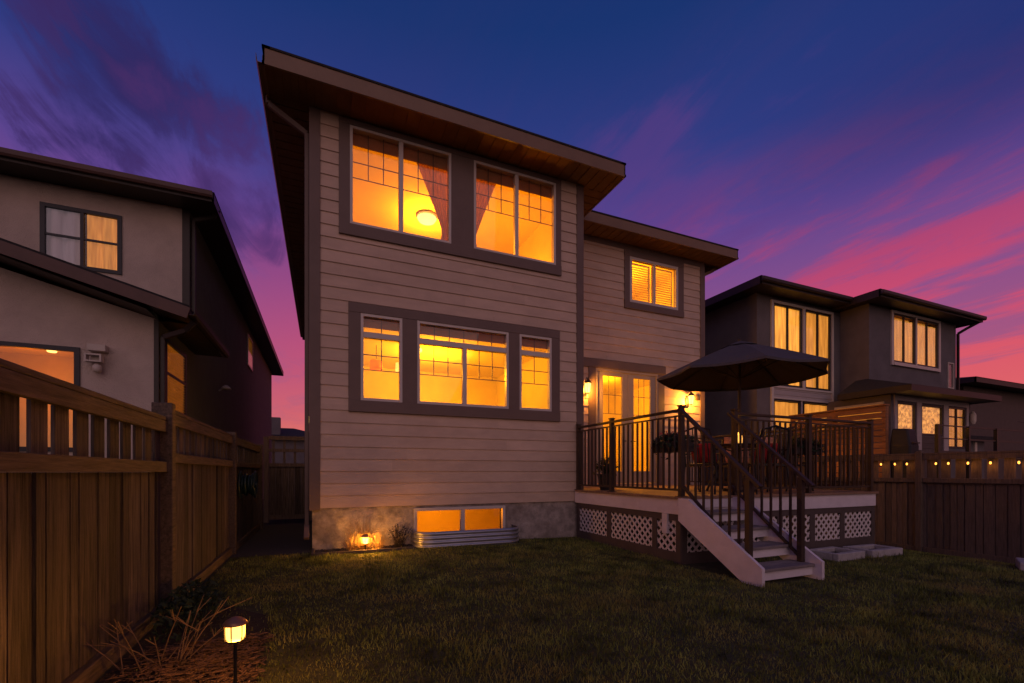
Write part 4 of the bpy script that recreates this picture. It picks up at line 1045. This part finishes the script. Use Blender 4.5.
for o in WU:
    mid = (o[0]+o[1])/2; w = simple_window(o, BYR, NR, [mid], None)
    for a, b in ((o[0], mid), (mid, o[1])): drapes(a+.01, b, o[2]+.02, o[3]-.12, BYR+.046, 'nbcurt_soft', w, .012, 22)
    MB().box(o[0]-.05, o[1]+.05, BYR+.35, BYR+.37, o[2]-.1, o[3]+.1).build('room_back', 'nbblind', w)
w = simple_window(WN, BYR, NR, [], None, 'pale'); MB().box(WN[0]+.01, WN[1]-.01, BYR+.1, BYR+.11, WN[2], WN[3]).build('curtain', 'navy', w)
def eave(x0, x1, y0, y1, z, s, soff):
    hip(MB(), x0, x1, y0, y1, z+.02, s).build('roof', 'shingle', NR)
    rim(MB(), [(x0+.01, y0+.01), (x1-.01, y0+.01), (x1-.01, y1-.01), (x0+.01, y1-.01)], z-.2, z+.012, .03).build('fascia', 'nb_fascia', NR)
    MB().box(x0+.045, x1-.045, y0+.045, y1-.045, z-.17, z-.15).build('soffit', 'nb_fascia', NR)
eave(11.14, 16.2, 8.68, 19.5, 6.61, .34, 0); eave(15.06, 21.0, 7.87, 19.62, 6.56, .34, 0)
gutter((15.06, 7.865, 6.415), (21.0, 7.865, 6.415), (0, -.7, 0), 'nb_fascia', NR); gutter((11.14, 8.675, 6.47), (15.04, 8.675, 6.47), (0, -.7, 0), 'nb_fascia', NR)
spout([(20.9, 7.95, 6.38), (20.7, 8.2, 6.2), (20.54, 8.36, 6.05), (20.54, 8.36, -.3)], NR, 'nb_fascia')
# lower bump-out with pent roof
PX0, PX1, PY = 14.85, 19.15, 7.5
WP = [(15.10, 16.05, 2.30, 3.20), (16.33, 17.50, 2.30, 3.20), (17.80, 18.82, 1.95, 3.22)]
mb = wall_holes(MB(), PX0, PX1, ZG, 3.42, PY, WP, .12); mb.box(PX1-.1, PX1, PY+.001, BYR, ZG, 3.42); mb.build('lower_wall', 'grey_st', NR)
MB().box(PX0-.002, PX0+.1, PY+.001, AY, ZG, 3.42).build('lower_side_wall', 'grey_st', NR)
mb = MB(); y0, y1 = PY-.045, PY-.002
mb.box(14.96, 18.98, y0, y1, 3.24, 3.40)
for a, b in ((14.96, 15.08), (16.07, 16.31), (17.52, 17.78), (18.84, 18.98)): mb.box(a, b, y0, y1, 1.85, 3.24)
mb.build('window_trim', 'pale_siding', NR)
for k, o in enumerate(WP):
    w = simple_window(o, PY, NR, [18.31] if k == 2 else [], [2.92] if k == 2 else None, ft=.05); drapes(o[0], o[1], o[2], o[3]-.03, PY+.055, 'nbcurt_dim' if k == 2 else 'lowcurt', w, .015, 24)
mb = MB(); laps(mb, 'x', PY-.004, -1, 15.08, 17.52, .3, 2.26, [], .16, .012); mb.build('siding_panel', 'frame_dk', NR)
w = side_window(PX0, 7.66, 9.0, 2.66, 3.22, NR, 'nbblind', 'pale', -1)
xa, xb, ya, z0, z1 = 14.5, 19.4, 6.85, 3.56, 4.06; yb = 8.72
mb = MB().add([(xa, ya, z0), (xb, ya, z0), (xb, BYR-.002, z0), (BXR0+.02, BYR-.002, z0), (BXR0-.005, yb, z0), (xa, yb, z0), (15.4, BYR-.002, z1), (18.4, BYR-.002, z1), (15.4, yb, z1)],
              [(0, 1, 7, 6), (1, 2, 7), (0, 6, 8, 5)]); mb.build('porch_roof', 'shingle', NR)
MB().box(xa, xb, ya, ya+.03, z0-.17, z0-.003).box(xa, xa+.03, ya+.03, yb, z0-.17, z0-.003).box(xb-.03, xb, ya+.03, BYR-.01, z0-.17, z0-.003).box(xa+.03, xb-.03, ya+.03, PY, z0-.16, z0-.14).box(xa+.03, PX0, PY, yb, z0-.16, z0-.14).box(xa+.03, BXR0, yb-.03, yb, z0-.17, z0-.003).build('porch_fascia', 'nb_fascia', NR)
t = thing('wall_light', 'pale unlit coach lamp on the grey house beside the rightmost low window', 'wall lamp', (19.07, PY, 2.9))
MB().lathe((19.07, PY-.1, 2.72), [(.05, 0), (.08, .1), (.08, .3), (.03, .4)], 10).build('lamp_glass', 'pale', t); MB().box(19.03, 19.11, PY-.05, PY-.001, 2.8, 3.0).build('bracket', 'black', t)

# neighbour's deck things seen over the right fence
t = thing('privacy_screen', 'orange-lit cedar privacy screen of horizontal slats beside the grey house', 'screen', (12.8, 7.8, -.33))
for y in (6.62, 7.8, 8.98): MB().box(12.83, 12.92, y-.045, y+.045, -.4, 2.84).build('post', 'screen', t)
mb = MB(); z = .9
while z < 2.80: mb.box(12.80, 12.825, 6.58, 9.02, z, z+.13); z += .15
mb.build('slat_panel', 'screen', t); MB().box(12.76, 12.94, 6.56, 9.04, 2.845, 2.88).build('cap_rail', 'screen', t)
point('screen_light', (12.2, 7.6, 1.4), 4.5, (1, .40, .06), .08)
t = thing('neighbour_deck', 'dark deck platform with thin metal railing beyond the right fence', 'deck', (15, 6.2, -.33))
MB().box(12.95, 17.6, 5.6, 7.45, .75, .90).build('platform', 'frame_dk', t)
for x in (13.0, 14.35, 15.7, 17.5): MB().box(x-.035, x+.035, 5.62, 5.69, .90, 2.30).build('post', 'black', t)
for zz in (2.28, 1.98, 1.68): MB().bar((13.0, 5.655, zz), (17.5, 5.655, zz), .03, .025).build('rail', 'black', t)
for x in (13.1, 17.4):
    for y in (5.7, 7.3): MB().box(x-.06, x+.06, y-.06, y+.06, -.4, .75).build('support_post', 'frame_dk', t)
t = thing('covered_grill', 'barbecue under a dark blue-grey cover on the neighbouring deck', 'grill', (13.55, 6.35, .9))
mb = MB(); a = [(-.17, -.2, 0), (.17, -.2, 0), (.17, .2, 0), (-.17, .2, 0), (-.20, -.22, .85), (.20, -.22, .85), (.20, .22, .85), (-.20, .22, .85), (-.17, -.15, 1.24), (.17, -.15, 1.24), (.17, .18, 1.27), (-.17, .18, 1.27)]
mb.add([(13.12+p[0], 6.35+p[1], .905+p[2]*1.08) for p in a], [(3, 2, 1, 0), (0, 1, 5, 4), (1, 2, 6, 5), (2, 3, 7, 6), (3, 0, 4, 7), (4, 5, 9, 8), (5, 6, 10, 9), (6, 7, 11, 10), (7, 4, 8, 11), (8, 9, 10, 11)]); mb.build('cover', 'cover', t, bevel=.04)
MB().bar((12.98, 6.11, 1.9), (13.26, 6.11, 1.9), .03, .03).build('handle', 'black', t)
t = thing('garden_shed', 'low dark shed roof between the grey house and the far right fence', 'shed', (22, 8.6, -.33))
MB().box(20.95, 23.0, 8.6, 10.4, -.4, 2.35).build('wall', 'grey_st', t); mb = MB(); mb.add([(20.8, 8.3, 2.35), (23.2, 8.3, 2.35), (23.2, 10.7, 2.75), (20.8, 10.7, 2.75), (20.8, 8.3, 2.5), (23.2, 8.3, 2.5), (23.2, 10.7, 2.9), (20.8, 10.7, 2.9)], [(0, 3, 2, 1), (4, 5, 6, 7), (0, 1, 5, 4), (1, 2, 6, 5), (2, 3, 7, 6), (3, 0, 4, 7)]); mb.build('roof', 'shingle', t)
MB().box(22.2, 22.35, 8.55, 8.595, -.3, 2.3).build('door_trim', 'pale', t)
t = thing('dark_house', 'dark house with a low roof at the far right behind the bare tree', 'house', (30, 11, -.33))
MB().box(26.5, 40, 10.6, 22, -.5, 5.3).build('wall', 'frame_dk', t); hip(MB(), 25.8, 40.7, 9.9, 22.7, 5.3, .22).build('roof', 'shingle', t)
rim(MB(), [(25.82, 9.92), (40.68, 9.92), (40.68, 22.68), (25.82, 22.68)], 5.08, 5.29, .05).build('fascia', 'nb_fascia', t)
MB().box(25.85, 40.6, 9.95, 22.6, 5.12, 5.14).build('soffit', 'nb_fascia', t)
# bare tree at the right edge
t = thing('bare_tree', 'leafless thin tree at the right edge beyond the fence', 'tree', (23.4, 7.0, -.33))
tr, tw = MB(), MB()
def branch(p, d, L, r, depth, mb):
    q = p+d*L; mb.tube([p, p.lerp(q, .5)+Vector((rng.normal(0, .03), rng.normal(0, .03), 0)), q], r, 6, r*.65)
    if depth == 0: return
    for _ in range(3 if depth > 1 else 4):
        a = Vector((rng.normal(), rng.normal(), rng.normal()*.5+.35)).normalized(); nd_ = (d*.75+a*.75).normalized()
        branch(p.lerp(q, rng.uniform(.6, 1.)), nd_, L*rng.uniform(.6, .8), r*.55, depth-1, tw)
branch(Vector((23.4, 7.0, -.4)), Vector((-.06, 0, 1)), 2.0, .07, 4, tr)
tr.build('trunk', 'bark', t); tw.build('crown', 'bark', t)

# lights hung on the right fence
fx = 10.60-.058
for y, lb in ((5.49, 'small glowing fence light nearest the deck corner'), (5.25, 'small glowing fence light second from the deck corner'), (5.05, 'small glowing fence light just left of the fence post'), (4.60, 'small glowing fence light just right of the fence post'), (4.42, 'small glowing fence light, second right of the fence post'),
              (4.15, 'small glowing fence light, third right of the fence post'), (3.86, 'small glowing fence light, fourth right of the fence post'), (3.52, 'bright fence light at the right edge of the picture')):
    t = thing('fence_light', lb, 'garden lamp', (fx, y, 1.36), 'small lights along the right fence')
    big = y < 4.3
    MB().box(fx-.02, fx+.006, y-.028, y+.028, 1.395, 1.41).tube([(fx-.012, y, 1.395), (fx-.012, y, 1.38)], .012, 8).build('holder', 'black', t)
    MB().lathe((fx-.014, y, 1.325), [(.006, .01), (.014, .02), (.015, .035), (.009, .055)], 10).build('bulb', 'bulb', t, smooth=True)
    point('fence_light_glow', (fx-.05, y, 1.33), .20 if not big else .42, (1, .36, .04), .02)

# ------------------------------------------------------------------ sky, sun, camera
wd = bpy.data.worlds.new('World'); sc.world = wd; wd.use_nodes = True; nt = wd.node_tree; L = nt.links.new
bg = nt.nodes['Background']
SUN_EL, SUN_AZ = R(26), R(198)
sky = nd(nt, 'ShaderNodeTexSky', sky_type='NISHITA'); sky.sun_disc = False; sky.sun_elevation = R(-4); sky.sun_rotation = R(60); sky.air_density = 1.6; sky.ozone_density = 3
tc = nd(nt, 'ShaderNodeTexCoord'); nrm = nd(nt, 'ShaderNodeVectorMath', operation='NORMALIZE'); L(tc.outputs['Generated'], nrm.inputs[0])
sx = nd(nt, 'ShaderNodeSeparateXYZ'); L(nrm.outputs[0], sx.inputs[0])
def math_(op, a, b=None, clamp=False):
    n = nd(nt, 'ShaderNodeMath', operation=op); n.use_clamp = clamp
    for i, v in enumerate((a, b)):
        if v is None: continue
        if isinstance(v, (int, float)): n.inputs[i].default_value = v
        else: L(v, n.inputs[i])
    return n.outputs[0]
def ramp(stops, fac, interp='EASE'):
    n = nd(nt, 'ShaderNodeValToRGB'); cr = n.color_ramp; cr.interpolation = interp
    while len(cr.elements) < len(stops): cr.elements.new(.5)
    for e_, (p, c) in zip(cr.elements, stops): e_.position = p; e_.color = c
    L(fac, n.inputs[0]); return n.outputs[0]
def mr_(v, a, b, c=0., d=1.):
    n = nd(nt, 'ShaderNodeMapRange', interpolation_type='SMOOTHSTEP')
    L(v, n.inputs['Value']); n.inputs['From Min'].default_value = a; n.inputs['From Max'].default_value = b; n.inputs['To Min'].default_value = c; n.inputs['To Max'].default_value = d
    return n.outputs['Result']
def mix(f, a, b, t='MIX'):
    n = nd(nt, 'ShaderNodeMix', data_type='RGBA', blend_type=t)
    for k, v in (('Factor', f), ('A', a), ('B', b)):
        if isinstance(v, (int, float)): n.inputs[k].default_value = v
        elif isinstance(v, tuple): n.inputs[k].default_value = v
        else: L(v, n.inputs[k])
    return n.outputs['Result']
z = sx.outputs['Z']; zc = math_('MAXIMUM', z, 0.)
base = ramp([(0, lin(235, 130, 90)), (.10, lin(200, 100, 112)), (.20, lin(165, 86, 128)), (.33, lin(132, 78, 138)), (.45, lin(92, 68, 142)), (.56, lin(48, 60, 130)), (.70, lin(26, 52, 112)), (1, lin(16, 34, 90))], zc, 'LINEAR')
# planar cloud coordinates
zz_ = math_('ADD', zc, .10); px = math_('DIVIDE', sx.outputs['X'], zz_); py = math_('DIVIDE', sx.outputs['Y'], zz_)
cv = nd(nt, 'ShaderNodeCombineXYZ'); L(px, cv.inputs[0]); L(py, cv.inputs[1])
mp = nd(nt, 'ShaderNodeMapping'); mp.inputs['Scale'].default_value = (1.25, .55, 1); mp.inputs['Rotation'].default_value = (0, 0, R(8)); mp.inputs['Location'].default_value = (.35, .1, .4); L(cv.outputs[0], mp.inputs['Vector'])
n1 = nd(nt, 'ShaderNodeTexNoise'); n1.inputs['Scale'].default_value = 1.25; n1.inputs['Detail'].default_value = 9; n1.inputs['Roughness'].default_value = .62; n1.inputs['Distortion'].default_value = .9; L(mp.outputs[0], n1.inputs['Vector'])
n3 = nd(nt, 'ShaderNodeTexNoise'); n3.inputs['Scale'].default_value = 4.2; n3.inputs['Detail'].default_value = 8; n3.inputs['Roughness'].default_value = .68; n3.inputs['Distortion'].default_value = .8; mp3 = nd(nt, 'ShaderNodeMapping'); mp3.inputs['Scale'].default_value = (1.4, .36, 1); mp3.inputs['Rotation'].default_value = (0, 0, R(12)); L(cv.outputs[0], mp3.inputs['Vector']); L(mp3.outputs[0], n3.inputs['Vector'])
nn = math_('ADD', math_('MULTIPLY', n1.outputs['Fac'], .68), math_('MULTIPLY', n3.outputs['Fac'], .32))
cm = mr_(math_('ADD', nn, mr_(z, .46, .18, 0., .11)), .475, .62)
# clouds glow towards the sunset (right of the view) and low down
side = mr_(sx.outputs['X'], -.45, .5, .08, 1.0); low = mr_(z, .62, .30, .0, 1.)
ccol = ramp([(0, lin(250, 140, 100)), (.12, lin(222, 98, 104)), (.25, lin(212, 78, 108)), (.40, lin(160, 66, 118)), (.55, lin(92, 58, 118)), (.75, lin(48, 50, 104))], zc, 'LINEAR')
f = math_('MULTIPLY', cm, math_('MULTIPLY', side, mr_(z, .62, .36, .10, 1.)))
col = mix(f, base, ccol)
# deeper navy high on the sunset side
nav = math_('MULTIPLY', mr_(sx.outputs['X'], .58, .95), mr_(z, .38, .54))
col = mix(math_('MULTIPLY', nav, .8), col, lin(20, 38, 92))
# dark purple cloud bank upper left
n2 = nd(nt, 'ShaderNodeTexNoise'); n2.inputs['Scale'].default_value = 1.1; n2.inputs['Detail'].default_value = 6; mp2 = nd(nt, 'ShaderNodeMapping'); mp2.inputs['Location'].default_value = (3.1, 1.7, 0); mp2.inputs['Scale'].default_value = (1.5, .9, 1); L(cv.outputs[0], mp2.inputs['Vector']); L(mp2.outputs[0], n2.inputs['Vector'])
def bank(d0, rad, f, c):
    # a cloud bank: distance from a direction of the sky, torn up by the cloud noise
    ds = nd(nt, 'ShaderNodeVectorMath', operation='DISTANCE'); L(nrm.outputs[0], ds.inputs[0]); ds.inputs[1].default_value = d0
    q = math_('ADD', ds.outputs['Value'], math_('MULTIPLY', math_('SUBTRACT', n2.outputs['Fac'], .5), .55))
    q = math_('ADD', q, math_('MULTIPLY', math_('SUBTRACT', n3.outputs['Fac'], .5), .42))
    return mix(math_('MULTIPLY', mr_(q, rad, rad*.12), f), col, c)
n2.inputs['Scale'].default_value = 2.6
col = bank((-0.286, 0.789, 0.544), 0.15, 0.55, lin(40, 40, 96))
col = bank((-0.218, 0.825, 0.522), 0.15, 0.7, lin(50, 38, 90))
col = bank((-0.162, 0.867, 0.471), 0.13, 0.55, lin(78, 48, 106))
col = bank((-0.355, 0.772, 0.526), 0.06, 0.4, lin(70, 44, 98))
col = bank((0.57, 0.637, 0.518), 0.2, 0.45, lin(100, 60, 128))
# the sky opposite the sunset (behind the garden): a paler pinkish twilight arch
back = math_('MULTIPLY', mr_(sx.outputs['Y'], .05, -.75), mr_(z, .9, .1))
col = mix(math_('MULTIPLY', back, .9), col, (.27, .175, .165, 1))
sk = nd(nt, 'ShaderNodeVectorMath', operation='SCALE'); L(sky.outputs[0], sk.inputs[0]); sk.inputs['Scale'].default_value = .03
col = mix(1., col, sk.outputs[0], 'ADD')
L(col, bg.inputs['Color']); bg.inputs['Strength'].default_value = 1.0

sl_ = bpy.data.lights.new('sun', 'SUN'); sl_.energy = .5; sl_.angle = R(70); sl_.color = (1, .68, .60)
so_ = bpy.data.objects.new('sun', sl_); COL.objects.link(so_)
az, el = R(252), R(24)       # direction the light comes from
d = Vector((math.cos(az)*math.cos(el), math.sin(az)*math.cos(el), math.sin(el)))
so_.rotation_euler = (-d).to_track_quat('-Z', 'Y').to_euler()

cam = bpy.data.cameras.new('camera'); co = bpy.data.objects.new('camera', cam); COL.objects.link(co)
cam.sensor_width = 36; cam.lens = 448/1024*36; cam.shift_y = (472-341.5)/1024; cam.clip_end = 2000; cam.clip_start = .02
co.location = (0, 0, 1.2); co.rotation_euler = (R(90), 0, -math.atan(190/448)); sc.camera = co
sc.view_settings.view_transform = 'Standard'; sc.view_settings.look = 'None'; sc.view_settings.exposure = 0; sc.view_settings.gamma = 1
sc.view_settings.use_curve_mapping = False
sc.render.engine = 'CYCLES'; cy_ = sc.cycles
cy_.use_denoising = True
try: cy_.denoiser = 'OPENIMAGEDENOISE'
except Exception: pass
cy_.max_bounces = 7; cy_.diffuse_bounces = 4; cy_.transparent_max_bounces = 12; cy_.sample_clamp_indirect = 6; cy_.caustics_reflective = False; cy_.caustics_refractive = False
